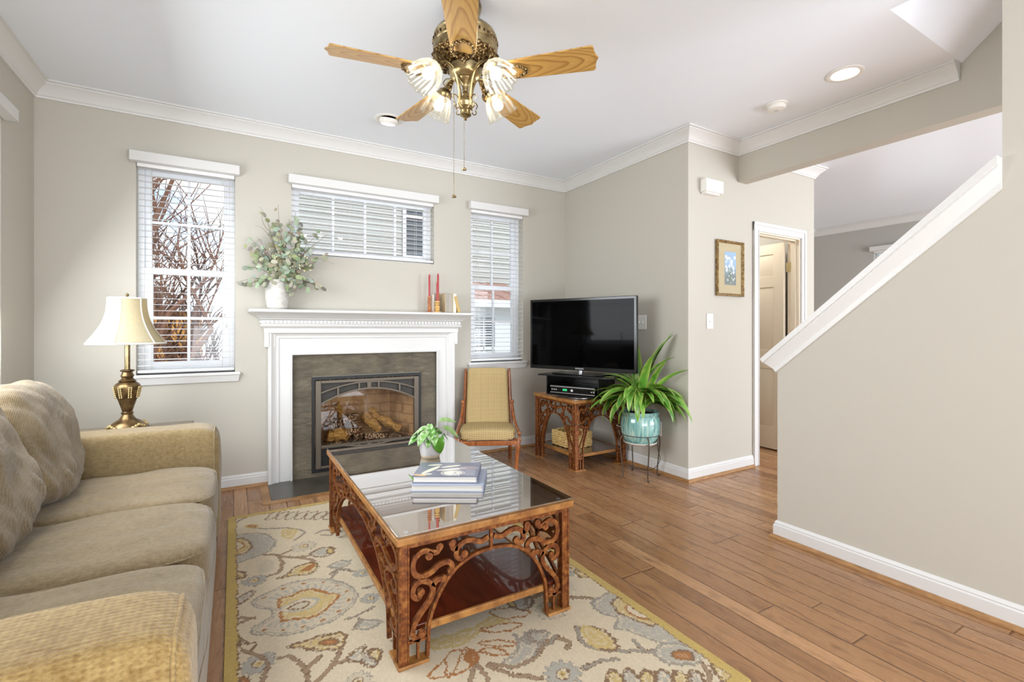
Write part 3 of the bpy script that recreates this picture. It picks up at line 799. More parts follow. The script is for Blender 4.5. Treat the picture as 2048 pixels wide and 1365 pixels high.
solo('bare_tree', branchy(11, 8, 1.1, 6.4, .13, (-.1,0), 4, -2.2), M['bark'], 'bare tree further out, behind the nearer leaning one', 'tree', (-4.2, 11.0, -1.2), group='bare trees outside')
solo('bare_tree', branchy(23, 7, 1.0, 6.8, .12, (0,0), 4, -3, 1.2), M['bark'], 'bare tree right of the others, before the neighbouring house', 'tree', (-.9, 13.2, -1.2), group='bare trees outside')
def hedge(seed, n=380):
    rnd = random.Random(seed); mb = MB()
    for _ in range(n):
        a, r = rnd.uniform(0, 2*pi), .6*math.sqrt(rnd.random()); h = rnd.uniform(.9, 1.9)
        p0 = Vector((r*.5*cos(a), r*.3*sin(a), 0)); p1 = Vector((r*1.2*cos(a)+rnd.uniform(-.1,.1), r*.7*sin(a), h*.7)); p2 = p1+Vector((rnd.uniform(-.25,.25), rnd.uniform(-.2,.2), h*.3))
        mb.tube([p0, p1, p2], [.012,.009,.004], 4)
    return mb
solo('shrub', hedge(5), M['twig_red'], 'dense russet shrub low outside, behind the lamp shade', 'shrub', (-2.3, 8.2, -1.0), group='russet shrubs outside')
solo('shrub', hedge(8), M['twig_red'], 'dense russet shrub low outside, right of the other shrub', 'shrub', (-.70, 9.0, -1.0), group='russet shrubs outside')
# ================================================================ FIREPLACE
fp = thing('fireplace_mantel', 'white fireplace mantel with crown shelf and dentil row around grey slate', 'fireplace', (.99, YB, 0))
def rect_frame(mb, prof, xa, xb, zb, zt, y=0):
    """profile (inward distance, out from wall) mitred up, across and down an opening"""
    k = len(prof); vs_ = []
    for (px_, pz_, sx, sz) in ((xa, zb, 1, 0), (xa, zt, 1, -1), (xb, zt, -1, -1), (xb, zb, -1, 0)):
        for d, o in prof: vs_.append((px_+sx*d, y-o, pz_+sz*d))
    fs = []
    for i in range(3):
        for j in range(k): j2 = (j+1) % k; fs.append((i*k+j, i*k+j2, (i+1)*k+j2, (i+1)*k+j))
    fs += [tuple(range(k))[::-1], tuple(3*k+j for j in range(k))]
    mb.add(vs_, fs)
# flat surround
q = MB(); fl = .024
q.box(-.755, -.594, -fl, 0, 0, 1.19); q.box(.594, .755, -fl, 0, 0, 1.19); q.box(-.594, .594, -fl, 0, .982, 1.19)
part('surround', q, M['trim'], fp, bevel=.001)
q = MB(); rect_frame(q, [(0,.0),(0,.040),(.004,.044),(.010,.044),(.014,.040),(.014,.0)], -.608, .608, 0, .996)
part('inner_bead', q, M['trim'], fp, angle=20)
mould = [(0,0),(0,.052),(.004,.056),(.022,.056),(.026,.052),(.034,.046),(.048,.036),(.062,.032),(.066,.036),(.074,.036),(.078,.030),(.078,0)]
q = MB(); rect_frame(q, mould, -.765, .765, 0, 1.19); part('outer_moulding', q, M['trim'], fp, angle=20)
# crossette ears at the top corners
for sg in (-1, 1):
    q = MB()
    pts = [(0,0),(0,.060),(.006,.064),(.030,.064),(.034,.058),(.046,.046),(.060,.038),(.074,.040),(.080,.036),(.080,0)]
    q.prism(pts, lambda p: (sg*(.79-p[0]), -p[1], 1.05), lambda p: (sg*(.79-p[0]), -p[1], 1.156))
    
    part('corner_ear', q, M['trim'], fp, angle=20)
q = MB(); q.box(-.792, .792, -.0665, 0, 1.155, 1.186); part('frieze', q, M['trim'], fp, bevel=.002)
# cornice: swept round three sides
def tri_sweep(mb, prof, hw, z):
    P = [(-hw, 0), (-hw, -.0), (hw, -.0), (hw, 0)]
    k = len(prof); vs_ = []
    for (x, sx, sy) in ((-hw,-1,0), (-hw,-1,-1), (hw,1,-1), (hw,1,0)):
        for o, dz in prof: vs_.append((x+sx*o, 0 if sy == 0 else -o, z+dz))
    fs = []
    for i in range(3):
        for j in range(k): j2 = (j+1) % k; fs.append((i*k+j, i*k+j2, (i+1)*k+j2, (i+1)*k+j))
    mb.add(vs_, fs)
q = MB()
tri_sweep(q, [(0,0),(.060,0),(.062,.006),(.066,.008),(.070,.014),(.080,.018),(.084,.028),(.080,.036),(.072,.040),(.072,.066),(.082,.070),(.090,.074),(.092,.080),(.100,.084),(.112,.094),(.128,.106),(.146,.114),(.150,.118),(.162,.120),(.164,.124),(0,.124)], .735, 1.186)
part('cornice', q, M['trim'], fp, angle=20)
q = MB(); n_ = 56; wd = (1.47+.144)/n_
for i in range(n_):
    xx = -.807+wd*i; q.box(xx+.004, xx+wd-.007, -.084, -.070, 1.229, 1.250)
for sg in (-1, 1):
    for i in range(3): q.box(min(sg*.805, sg*.819), max(sg*.805, sg*.819), -.066+i*.024, -.050+i*.024, 1.229, 1.250)
part('dentils', q, M['trim'], fp, bevel=.0015)
q = MB(); q.box(-.895, .895, -.195, 0, 1.310, 1.332); part('mantel_shelf', q, M['trim'], fp, bevel=.005)

# slate slips and hearth
st = thing('slate_surround', 'grey cleft slate slabs framing the black firebox', 'fireplace surround', (.99, YB, 0))
q = MB(); q.box(-.594, -.452, -.014, -.001, .0, .805); part('slate_slab', q, M['slate'], st, bevel=.001)
q = MB(); q.box(.452, .594, -.014, -.001, .0, .805); part('slate_slab', q, M['slate'], st, bevel=.001)
q = MB(); q.box(-.594, .594, -.014, -.001, .806, .982); part('slate_slab', q, M['slate'], st, bevel=.001)
q = MB(); q.box(-.452, .452, -.014, -.001, .0, .035); part('slate_slab', q, M['slate'], st, bevel=.001)
solo('hearth_slab', MB().box(-.765, .765, -.43, -.026, .0, .006), M['hearth'], 'flat dark slate hearth set in the wood floor', 'hearth', (.99, YB, 0), bevel=.001)
q = MB(); q.box(-.82, .82, -.50, -.431, 0, .004); q.box(-.82, -.766, -.431, -.04, 0, .004); q.box(.766, .82, -.431, -.04, 0, .004)
struct('trim_6', q, M['quarter']).location = (.99, YB, 0)

fi = thing('gas_fireplace', 'black gas fireplace insert with arched bronze grille', 'fireplace insert', (.99, YB, 0))
X_ = .452
q = MB()   # black outer flange
q.box(-X_, -X_+.022, -.02, .0, .036, .80); q.box(X_-.022, X_, -.02, .0, .036, .80); q.box(-X_+.022, X_-.022, -.02, .0, .778, .80); q.box(-X_+.022, X_-.022, -.02, .0, .036, .062)
part('flange', q, M['black'], fi)
q = MB()
q.box(-.426, -.385, -.038, -.008, .066, .772); q.box(.385, .426, -.038, -.008, .066, .772); q.box(-.385, .385, -.038, -.008, .748, .772)
q.box(-.385, .385, -.034, -.012, .225, .248); q.box(-.385, .385, -.038, -.008, .066, .085)
part('door_frame', q, M['fire_frame'], fi, bevel=.003)
def arc_z(x, rise, zb): return zb+rise*(1-(x/.385)**2)
q = MB()
def bar(f, th, zoff=0, n=28, clip=9):
    P = []
    for i in range(n+1):
        x = -.385+.77*i/n; P.append((x, min(f(x), clip)))
    up_ = [(x, z+th/2) for x, z in P]; dn = [(x, z-th/2) for x, z in P]
    q.prism(up_+dn[::-1], lambda p: (p[0], -.036, p[1]), lambda p: (p[0], -.016, p[1]))
f1 = lambda x: arc_z(x, .105, .585); f2 = lambda x: arc_z(x, .075, .672)
bar(f1, .017); bar(f2, .014, clip=.744)
for x in (-.255, .255): q.box(x-.008, x+.008, -.035, -.017, f1(x), min(f2(x), .75))
for x in (-.10, -.028+.002, .048-.02, .10): pass
q.box(-.095, -.080, -.035, -.017, f1(.09), .75); q.box(.066, .081, -.035, -.017, f1(.08), .75); q.box(-.022, .012, -.035, -.017, f1(0), .75)
part('arched_grille', q, M['fire_frame'], fi, bevel=.002)
# solid corner panel above the arch
q = MB(); P = [(-.385+.77*i/28, f1(-.385+.77*i/28)) for i in range(29)]
q.prism(P+[(.385,.75),(-.385,.75)], lambda p: (p[0], -.012, p[1]), lambda p: (p[0], -.008, p[1])); part('mesh_panel', q, material('smoky grille backing', rgb(58,54,48), .6), fi)
q = MB(); q.box(-.385, .385, -.016, -.010, .085, .225)
for i in range(3): q.box(-.37, .37, -.026, -.014, .10+i*.042, .115+i*.042)
part('lower_louvre', q, M['black'], fi)
q = MB(); q.box(-.385, .385, -.004, 0, .248, .70); part('fire_glass', q, M['fireglass'], fi)
# firebox shell
q = MB(); t = .02
bx = [(-.43,.02),(-.28,.36),(.28,.36),(.43,.02)]
def slab(a, b, z0, z1):
    d = (Vector(b)-Vector(a)).normalized(); n = Vector((-d.y, d.x))*-t
    q.prism([a, b, tuple(Vector(b)-n), tuple(Vector(a)-n)], lambda p: (p[0], p[1], z0), lambda p: (p[0], p[1], z1))
for a, b in zip(bx, bx[1:]): slab(a, b, .225, .80)
part('firebrick_lining', q, M['firebrick'], fi)
q = MB(); q.box(-.43, .43, .02, .40, .20, .225); part('firebox_floor', q, M['char'], fi)
q = MB(); q.box(-.43, .43, .02, .40, .76, .79); part('firebox_roof', q, M['char'], fi)
q = MB(); q.box(-.45, .45, .162, .45, .10, .84); q2 = MB()
q2.box(-.46, .46, .42, .46, .05, .9); q2.box(-.46, -.44, .17, .42, .05, .9); q2.box(.44, .46, .17, .42, .05, .9); q2.box(-.44, .44, .17, .42, .88, .9); q2.box(-.44, .44, .17, .42, .05, .07)
part('outer_casing', q2, M['black'], fi)
def log(seed, a, b, r, mat_, label, charred=False):
    rnd = random.Random(seed); A, B = Vector(a), Vector(b); n = 10
    pts = [A.lerp(B, i/n)+Vector((rnd.uniform(-.006,.006), rnd.uniform(-.006,.006), rnd.uniform(-.008,.008))) for i in range(n+1)]
    m_ = MB(); m_.tube([p-A for p in pts], [r*rnd.uniform(.86,1.12) for _ in pts], 9)
    m_.v = [tuple(Vector(v)+Vector((mnoise.noise(Vector(v)*40+Vector((seed,0,0)))*.012,)*3)) for v in m_.v]
    o = solo('fire_log', m_, mat_, label, 'log', tuple(A), group='ceramic logs in the fireplace')
    return o
cx0 = .99
L0 = .225
log(1, (cx0-.31, YB+.10, L0+.065), (cx0-.13, YB+.12, L0+.07), .055, M['log'], 'thick golden log end at the left of the fire')
log(2, (cx0-.13, YB+.10, L0+.07), (cx0-.03, YB+.13, L0+.07), .062, M['char'], 'charred grey log next to the golden log end')
log(3, (cx0-.30, YB+.20, L0+.12), (cx0-.05, YB+.22, L0+.19), .036, M['char'], 'thin charred log lying across the back left')
log(4, (cx0+.02, YB+.22, L0+.20), (cx0+.10, YB+.10, L0+.09), .036, M['log'], 'short golden log pointing down in the middle')
log(5, (cx0+.06, YB+.24, L0+.22), (cx0+.29, YB+.08, L0+.075), .036, M['log'], 'long tan log slanting down to the right')
log(6, (cx0+.00, YB+.07, L0+.03), (cx0+.14, YB+.07, L0+.03), .034, M['char'], 'low ashy log in front of the middle logs')
log(7, (cx0-.16, YB+.26, L0+.17), (cx0-.22, YB+.22, L0+.32), .022, M['log'], 'slim forked stick standing up at the back')
e_ = MB(); rnd = random.Random(4)
for i in range(170):
    x, y = rnd.uniform(-.33,.33), rnd.uniform(.05,.22); r = rnd.uniform(.006,.014)
    e_.puff((x, y, L0+r*.7), (r, r, r*.8), 2.4, 2)
o = solo('ember_bed', e_, M['char'], 'bed of loose embers under the logs', 'embers', (cx0, YB, 0)); o['kind'] = 'stuff'

# ================================================================ MANTEL ORNAMENTS
ZM = 1.3325
def candlestick(x, y, h, hc, mat_, label, clabel, rb=.034, rs=.013):
    n = 6; prof = [(rb,0),(rb,.006),(rb*.8,.010),(rs*.9,.014),(rs*1.15,.022),(rs*1.0,.028)]
    z = .03
    prof += [(rs*1.05,z),(rs*1.35,z+.012),(rs*1.1,z+.026),(rs*.7,z+.034)]; z += .036
    while z < h-.014:
        prof += [(rs*.72,z),(rs*1.25,z+.004),(rs*1.3,z+.012),(rs*.75,z+.017)]; z += .019
    prof += [(rs*.8,h-.012),(rs*1.2,h-.008),(rs*1.2,h),(rs*.9,h),(rs*.9,h-.006),(0,h-.006)]
    m_ = MB(); m_.lathe(prof, 20); solo('candlestick', m_, mat_, label, 'candle holder', (x, y, ZM), group='turned wooden candlesticks on the mantel')
    c = MB(); c.lathe([(.0088,0),(.0088,hc-.02),(.006,hc-.008),(.0015,hc),(0,hc)], 14)
    solo('taper_candle', c, M['candle'], clabel, 'candle', (x, y, ZM+h-.006), group='dusty red taper candles')
candlestick(1.495, 4.00, .142, .205, M['maple'], 'reddish turned candlestick, leftmost on the mantel shelf', 'red taper in the leftmost candlestick', .034)
candlestick(1.555, 3.965, .100, .178, M['maple_light'], 'pale maple candlestick, shortest of the three on the mantel', 'lowest red taper, in the pale short candlestick', .042, .019)
candlestick(1.590, 4.035, .178, .185, M['maple'], 'tall turned candlestick behind the pale one, beside the books', 'tallest red taper, beside the books', .034)
m_ = MB(); m_.lathe([(.013,0),(.013,.004),(.010,.004),(.010,.165),(0,.168)], 16)
solo('white_candle', m_, M['candle_white'], 'ivory candle half hidden behind the red tapers', 'candle', (1.552, 4.055, ZM))
# upright books: page edges to the room
def book_up(x, y, w_, d, h, cov, label, lean=0, rz=0, show='pages'):
    t = thing('book', label, 'book', (x, y, ZM), rz, 'books on the mantel'); t.rotation_euler = (0, lean, rz)
    q = MB(); q.box(0, .004, 0, d, 0, h); q.box(w_-.004, w_, 0, d, 0, h)
    if show == 'pages': q.box(.004, w_-.004, d-.004, d, 0, h); part('cover', q, cov, t, bevel=.001); q = MB(); q.box(.0045, w_-.0045, .006, d-.0045, .004, h-.005); part('pages', q, M['pages_v'], t)
    else: q.box(.004, w_-.004, 0, .004, 0, h); part('cover', q, cov, t, bevel=.001); q = MB(); q.box(.0045, w_-.0045, .0045, d-.005, .004, h-.005); part('pages', q, M['pages_v'], t)
book_up(1.632, 3.965, .075, .115, .172, M['cover_tan'], 'thick tan book standing next to the candlesticks')
book_up(1.709, 3.965, .028, .115, .172, M['cover_cream'], 'thin cream book, upright between the thick tan book and the leaning one', show='spine')
book_up(1.752, 3.962, .030, .110, .150, M['cover_gold'], 'gold and black book leaning against the upright pair', lean=radians(-15), show='spine')
# vase with eucalyptus
vt = thing('vase', 'ribbed white ceramic vase standing at the left end of the mantel', 'vase', (.285, 3.985, ZM))
m_ = MB(); m_.lathe([(.052,0),(.068,.012),(.080,.07),(.083,.13),(.076,.19),(.062,.225),(.058,.245),(.064,.258),(.058,.258),(.052,.243),(.056,.2),(0,.19)], 36)
part('vase_body', m_, M['vase'], vt)
def dyed(mb, cols, mat_, name, loc, angle=40):
    me = mb.mesh(name, angle); at = me.color_attributes.new('dye', 'FLOAT_COLOR', 'POINT')
    a = np.ones((len(mb.v), 4), dtype=np.float32); a[:, :3] = np.array(cols, dtype=np.float32); at.data.foreach_set('color', a.ravel())
    return me
et = thing('eucalyptus_bouquet', 'loose dried bouquet of round eucalyptus leaves and cream blossom in the vase', 'bouquet', (.335, 3.975, ZM+.225))
rnd = random.Random(21); lm = MB(); cols = []; stm = MB(); bl = MB()
def disc(mb, cols, p, nrm, r, c):
    n = Vector(nrm).normalized(); u = n.orthogonal().normalized(); w_ = n.cross(u); a0 = rnd.uniform(0, 6.28)
    u, w_ = u*cos(a0)+w_*sin(a0), w_*cos(a0)-u*sin(a0)
    vs_ = [tuple(p)]; k = 9
    for i in range(k):
        a = 2*pi*i/k; rr = r*(1.0+.12*cos(2*a)); vs_.append(tuple(Vector(p)+u*cos(a)*rr*1.1+w_*sin(a)*rr*.9+n*(-.15*r)))
    b = [tuple(Vector(v)-n*.0012) for v in vs_]
    kk = len(vs_); fs = [(0, i+1, (i+1) % k+1) for i in range(k)]+[(kk, kk+(i+1) % k+1, kk+i+1) for i in range(k)]+[(i+1, kk+i+1, kk+(i+1) % k+1, (i+1) % k+1) for i in range(k)]
    mb.add(vs_+b, fs); cols += [c]*(2*kk)
greens = [lin((.60,.63,.54)), lin((.55,.58,.49)), lin((.66,.69,.60)), lin((.48,.51,.41)), lin((.62,.66,.60)), lin((.58,.59,.47))]
stems = []
for i in range(84):
    a = rnd.uniform(0, 2*pi); el = rnd.uniform(-.05, 1.4); L = rnd.uniform(.14, .37)
    d = Vector((cos(a)*cos(el)*1.1, -abs(sin(a))*cos(el)*.55 if rnd.random() < .75 else .10*sin(a), sin(el)*1.05))
    stems.append((d, L))
stems += [(Vector((-.45,-.1,1.0)), .40), (Vector((.75,-.25,.85)), .38), (Vector((.95,-.3,.45)), .36), (Vector((-.8,-.3,.5)), .33), (Vector((.2,-.2,1)), .42), (Vector((-.15,-.3,1.0)), .44), (Vector((.9,-.2,.1)),.34), (Vector((-.7,-.3,.15)),.26), (Vector((.1,-.35,-.25)),.22)]
for d, L in stems:
    d = Vector((d.x*.80, d.y, d.z*1.28 if d.z > .3 else d.z)); pts = []
    for t in range(7):
        s_ = t/6; p = d*L*s_ + Vector((0, 0, -.22*L*s_*s_*(1 if d.z < .5 else .3)))
        p += Vector((mnoise.noise(p*9+d*5), mnoise.noise(p*9+d*7)*.4, mnoise.noise(p*9-d*3)))*.02*s_
        p.y = min(p.y, .085); pts.append(p)
    stm.tube(pts, [.0022-.0002*k for k in range(7)], 5)
    c = rnd.choice(greens)
    for t in range(2, 14):
        s_ = t/13; i0 = min(int(s_*6), 5); p = pts[i0].lerp(pts[i0+1], s_*6-i0)
        off = Vector((rnd.uniform(-1,1), rnd.uniform(-1,.6), rnd.uniform(-1,1))).normalized()*.020
        if rnd.random() < .72:
            pp = p+off; pp.y = min(pp.y, .088)
            cc = tuple(max(0, q*rnd.uniform(.82,1.15)) for q in c)
            disc(lm, cols, pp, Vector((rnd.uniform(-.7,.7), -1, rnd.uniform(-.6,.8))), rnd.uniform(.012,.0225), cc)
for i in range(120):
    p = Vector((rnd.gauss(.03,.07), rnd.uniform(-.10,.02), rnd.gauss(.13,.05))); r = rnd.uniform(.003,.0065)
    bl.puff(tuple(p), (r,r,r), 2, 3)
o = part('leaves', dyed(lm, cols, None, 'leaves', None), M['euca'], et); part('stems', stm, M['twig'], et); part('blossoms', bl, M['bloom'], et, 'cream blossom clusters')
tw = MB()
for pts in ([(-.01,-.02,.05),(-.05,-.03,.22),(-.10,-.04,.34),(-.13,-.05,.37),(-.155,-.05,.43),(-.15,-.05,.49),(-.175,-.05,.52)], [(-.02,-.03,.1),(-.09,-.05,.28),(-.15,-.06,.36),(-.20,-.06,.38)], [(.02,-.03,.05),(.14,-.06,.22),(.23,-.08,.30),(.29,-.09,.36)], [(.02,-.03,.03),(.16,-.08,.12),(.26,-.1,.15),(.34,-.1,.13)]):
    P = smooth_path(pts, 6); tw.tube(P, [max(.0008, .0028*(1-i/len(P))) for i in range(len(P))], 5)
part('twigs', tw, M['twig'], et)
# ================================================================ SCROLLWORK TABLES
def ribbon_poly(pts, w_, n=6, ball0=0, ball1=0, taper=1):
    """outline of a flat bar following a smooth 2D path"""
    P = smooth_path(pts, n); L, R = [], []
    for i, p in enumerate(P):
        a = P[max(i-1, 0)]; b = P[min(i+1, len(P)-1)]; t = (b-a); t = t.normalized() if t.length > 1e-9 else Vector((1,0)); nr = Vector((-t.y, t.x))
        L.append(p+nr*w_/2); R.append(p-nr*w_/2)
    return P, L, R
def flat_bar(mb, pts, w_, mp, th, n=6, balls=()):
    P, L, R = ribbon_poly(pts, w_, n); k = len(P); vs_ = []
    for i in range(k):
        for q, o in ((L[i], -th/2), (R[i], -th/2), (R[i], th/2), (L[i], th/2)): vs_.append(mp(q.x, q.y, o))
    fs = []
    for i in range(k-1):
        for j in range(4): j2 = (j+1) % 4; fs.append((i*4+j, i*4+j2, (i+1)*4+j2, (i+1)*4+j))
    fs += [(0,3,2,1), tuple((k-1)*4+j for j in range(4))]
    mb.add(vs_, fs)
    for (c, r) in [(P[0] if b == 0 else P[-1], rr) for b, rr in balls]:
        m = 12; mb.add([mp(c.x+r*cos(2*pi*i/m), c.y+r*sin(2*pi*i/m), o) for o in (-th/2-.0006, th/2+.0006) for i in range(m)],
                       [tuple(range(m))[::-1], tuple(range(m, 2*m))]+[(i, (i+1) % m, m+(i+1) % m, m+i) for i in range(m)])
# scroll centre lines traced in a unit panel: u 0..1 across the half panel, v 0..1 from foot bar to apron
SC = {'A': [(.36,.94),(.33,.89),(.26,.905),(.18,.935),(.09,.89),(.055,.80),(.085,.705),(.165,.665),(.27,.69),(.345,.74),(.45,.755),(.505,.71),(.50,.64)],
      'A2': [(.27,.905),(.24,.865)],
      'B': [(.15,.50),(.115,.445),(.06,.49),(.07,.575),(.15,.62),(.255,.57),(.285,.48),(.24,.38),(.14,.27),(.07,.17),(.055,.08),(.10,.02),(.16,.06)],
      'B2': [(.28,.535),(.33,.585),(.41,.58)],
      'C': [(.965,.915),(.87,.885),(.77,.92),(.67,.935),(.575,.88),(.56,.79),(.62,.75),(.655,.79)],
      'C2': [(.575,.88),(.52,.885),(.51,.945)]}
ARCH = [(.22,-.22),(.235,.10),(.255,.21),(.315,.36),(.405,.51),(.525,.64),(.65,.715),(.80,.765),(1.0,.785)]
def panel(W, H, mp, th=.012, bars=1, bw=.019, kx=1.0):
    """openwork side between two corner posts; mp(x, z, off) -> 3D; returns scroll mesh"""
    mb = MB(); post = .030; foot = .085; zb = .082*H/.46; za = H-.022; ui = post; half = W/2-post
    U = lambda u: ui+u*half*1.0; V = lambda v: zb+v*(za-zb)
    for sg in (0, 1):
        X = (lambda u: U(u)) if sg == 0 else (lambda u: W-U(u))
        for nme, pts in SC.items():
            balls = {'A': ((0,bw*.72),(1,bw*.78)), 'A2': ((1,bw*.72),), 'B': ((0,bw*.7),(1,bw*.8)), 'B2': ((1,bw*.72),), 'C': ((1,bw*.78),), 'C2': ((1,bw*.72),)}[nme]
            flat_bar(mb, [(X(u), V(v)) for u, v in pts], bw, mp, th, 5, balls)
        arch = [(X(u), max(V(v), .012) if v > 0 else .012) for u, v in ARCH]
        flat_bar(mb, arch, bw*.62, mp, th*1.5, 8)
        # foot grille: cross bar and uprights
        a, b = X(0), X(.225)
        for p, q in (((a, zb), (b, zb)),): flat_bar(mb, [p, q], .010, mp, th, 1)
        mx = X(.115); flat_bar(mb, [(mx, .012), (mx, zb)], .009, mp, th, 1)
    m = W/2
    xs = [m] if bars == 1 else [m-.04, m, m+.04]
    for x in xs: flat_bar(mb, [(x, V(.785)), (x, za)], .012, mp, th, 1)
    return mb
def scroll_table(name, label, cat, loc, W, D, H, shelf_z, glass=False, group=None, over=.012):
    t = thing(name, label, cat, loc, 0, group)
    hw, hd = W/2, D/2; p = .030
    top = MB(); top.box(-hw-over, hw+over, -hd-over, hd+over, H-.028, H-.006)
    tt = part('table_top', top, M['table_top'], t, bevel=.003)
    ap = MB()
    for (a, b, c, d) in ((-hw-over-.004, hw+over+.004, -hd-over-.004, -hd-over+.020), (-hw-over-.004, hw+over+.004, hd+over-.020, hd+over+.004), (-hw-over-.004, -hw-over+.020, -hd-over+.020, hd+over-.020), (hw+over-.020, hw+over+.004, -hd-over+.020, hd+over-.020)):
        ap.box(a, b, c, d, H-.030, H-.004)
    part('top_moulding', ap, M['gold_edge'], tt, bevel=.004)
    a2 = MB()
    for (a, b, c, d) in ((-hw+p, hw-p, -hd+.001, -hd+.018), (-hw+p, hw-p, hd-.018, hd-.001), (-hw+.001, -hw+.018, -hd+p, hd-p), (hw-.018, hw-.001, -hd+p, hd-p)): a2.box(a, b, c, d, H-.05, H-.03)
    part('apron', a2, M['iron_gold'], t, bevel=.002)
    for sx in (-1, 1):
        for sy in (-1, 1):
            l = MB(); x0, x1 = sorted((sx*hw, sx*(hw-p))); y0, y1 = sorted((sy*hd, sy*(hd-p)))
            l.box(x0, x1, y0, y1, .010, H-.03); g = .004
            for (a, b, c, d) in ((x0-g, x0, y0, y0+.007), (x1, x1+g, y0, y0+.007)): pass
            # bead edges on the post
            for xx in (x0, x1):
                for yy in (y0, y1): l.box(xx-.003, xx+.003, yy-.003, yy+.003, .010, H-.03)
            lo = part('leg', l, M['iron_gold'], t, bevel=.0015)
            f = MB(); L_ = .105
            xa, xb = sorted((sx*(hw+.008), sx*(hw-L_))); ya, yb = sorted((sy*(hd+.008), sy*(hd-.038)))
            f.box(xa, xb, ya, yb, 0, .011)
            xa, xb = sorted((sx*(hw+.008), sx*(hw-.038))); ya, yb = sorted((sy*(hd-.038), sy*(hd-L_)))
            f.box(xa, xb, ya, yb, 0, .011); part('foot_plate', f, M['gold_edge'], lo, bevel=.002)
    o = .012
    for sy in (-1, 1):
        part('scroll_panel', panel(W, H-.03, lambda x, z, f, sy=sy: (x-hw, sy*(hd-.013)+f, z), bw=.019 if W > .6 else .0145), M['iron_gold'], t, angle=50, bevel=.0012)
    for sx in (-1, 1):
        part('scroll_panel', panel(D, H-.03, lambda x, z, f, sx=sx: (sx*(hw-.013)+f, x-hd, z), bars=3 if D > W*1.4 else 1, bw=.017 if W > .6 else .0145), M['iron_gold'], t, angle=50, bevel=.0012)
    sh_ = MB(); sh_.box(-hw+.030, hw-.030, -hd+.030, hd-.030, shelf_z-.018, shelf_z); so = part('shelf', sh_, M['shelf'], t, bevel=.002)
    r = MB()
    for (a, b, c, d) in ((-hw+.10, hw-.10, -hd+.018, -hd+.030), (-hw+.10, hw-.10, hd-.030, hd-.018), (-hw+.018, -hw+.030, -hd+.10, hd-.10), (hw-.030, hw-.018, -hd+.10, hd-.10)): r.box(a, b, c, d, shelf_z-.022, shelf_z+.003)
    part('shelf_rail', r, M['gold_edge'], so, bevel=.002)
    if glass:
        g = MB(); g.box(-hw-over-.002, hw+over+.002, -hd-over-.002, hd+over+.002, H+.001, H+.008)
        part('glass_top', g, M['tabletop_glass'], t, 'clear glass sheet over the wooden top', bevel=.0015)
        for sx in (-1, 1):
            for sy in (-1, 1):
                d = MB(); d.lathe([(.008,0),(.008,.0045),(0,.0045)], 14, (sx*(hw-.03), sy*(hd-.03), H-.0045)); part('glass_pad', d, M['vinyl'], t)
    return t
HT = .472
scroll_table('coffee_table', 'long glass-topped coffee table with bronze scrollwork sides on the rug', 'coffee table', (.849, 2.283, .0135), .716, 1.372, HT-.0135, .118, True)
ZT = HT+.008
scroll_table('side_table', 'square scrollwork side table carrying the television', 'side table', (2.722, 3.435, 0), .560, .600, .595, .13, False)

# books on the coffee table
def book_flat(label, cx_, cy_, z, rz, w_, d, h, cov, pr_=None, lab2=None):
    t = thing('book', label, 'book', (cx_, cy_, z), rz, 'hardback books on the coffee table')
    q = MB(); q.box(-w_/2, w_/2, -d/2, d/2, 0, .003); q.box(-w_/2, w_/2, -d/2, d/2, h-.003, h-.0003); q.box(w_/2-.003, w_/2, -d/2, d/2, .003, h-.003)
    part('cover', q, cov, t, bevel=.0008)
    q = MB(); q.box(-w_/2+.005, w_/2-.0035, -d/2+.005, d/2-.005, .0032, h-.0032); part('pages', q, M['pages'], t)
    if pr_ is not None: o = link_obj('cover_print', pr_, M['print'], t); o.location = (-w_/2, -d/2, h)
def cover_art(nx=150, ny=110, w_=.285, h_=.21):
    xs = np.linspace(0, 1, nx); ys = np.linspace(0, 1, ny); X, Y = np.meshgrid(xs, ys)
    base = np.zeros((ny, nx, 3)); base[:] = lin((.46,.48,.56))
    base += (np.sin(X*9+Y*4)[..., None])*.03
    def put(mask, c, a=1.0): base[mask] = base[mask]*(1-a)+np.array(lin(c))*a
    def ell(cx_, cy_, a, b, th):
        u = (X-cx_)*cos(th)+(Y-cy_)*sin(th); v = -(X-cx_)*sin(th)+(Y-cy_)*cos(th); return (u/a)**2+(v/b)**2
    put(ell(.23,.45,.05,.30,-.35) < 1, (.97,.96,.86)); put(ell(.25,.82,.12,.05,.2) < 1, (.9,.88,.82)); put(ell(.2,.15,.09,.04,.2) < 1, (.95,.93,.85))
    put(ell(.10,.08,.12,.05,-.4) < 1, (.88,.72,.50))
    put(ell(.52,.72,.18,.05,.55) < 1, (.93,.91,.84)); put(ell(.56,.50,.26,.07,.40) < 1, (.86,.82,.80)); put(ell(.60,.53,.2,.03,.4) < 1, (.98,.97,.93))
    e = ell(.60,.24,.19,.2,0); put(e < 1, (.90,.88,.84)); put((e < .8) & (e > .6), (.55,.55,.6)); put(e < .45, (.97,.96,.90)); put((np.sin(e*22) > .5) & (e < 1) & (X > .6), (.72,.72,.76))
    put(ell(.82,.6,.16,.14,0) < 1, (.66,.62,.64), .7)
    # title lettering bars at the right edge
    for i in range(7): put((X > .78) & (X < .95) & (abs(Y-(.10+i*.055)) < .010), (.80,.80,.84), .75)
    put((X > .70) & (X < .715) & (Y < .42), (.82,.82,.86), .8)
    return vcol_grid('cover_print', w_, h_, nx, ny, base)
RB = radians(-31)
book_flat('lower book of the pair, pale blue and cream, on the glass table', .857, 2.018, ZT, RB, .315, .245, .030, M['cover_blue'])
book_flat('upper book with a grey and white photo cover', .850, 2.030, ZT+.030, RB, .285, .215, .031, M['cover_grey'], cover_art())

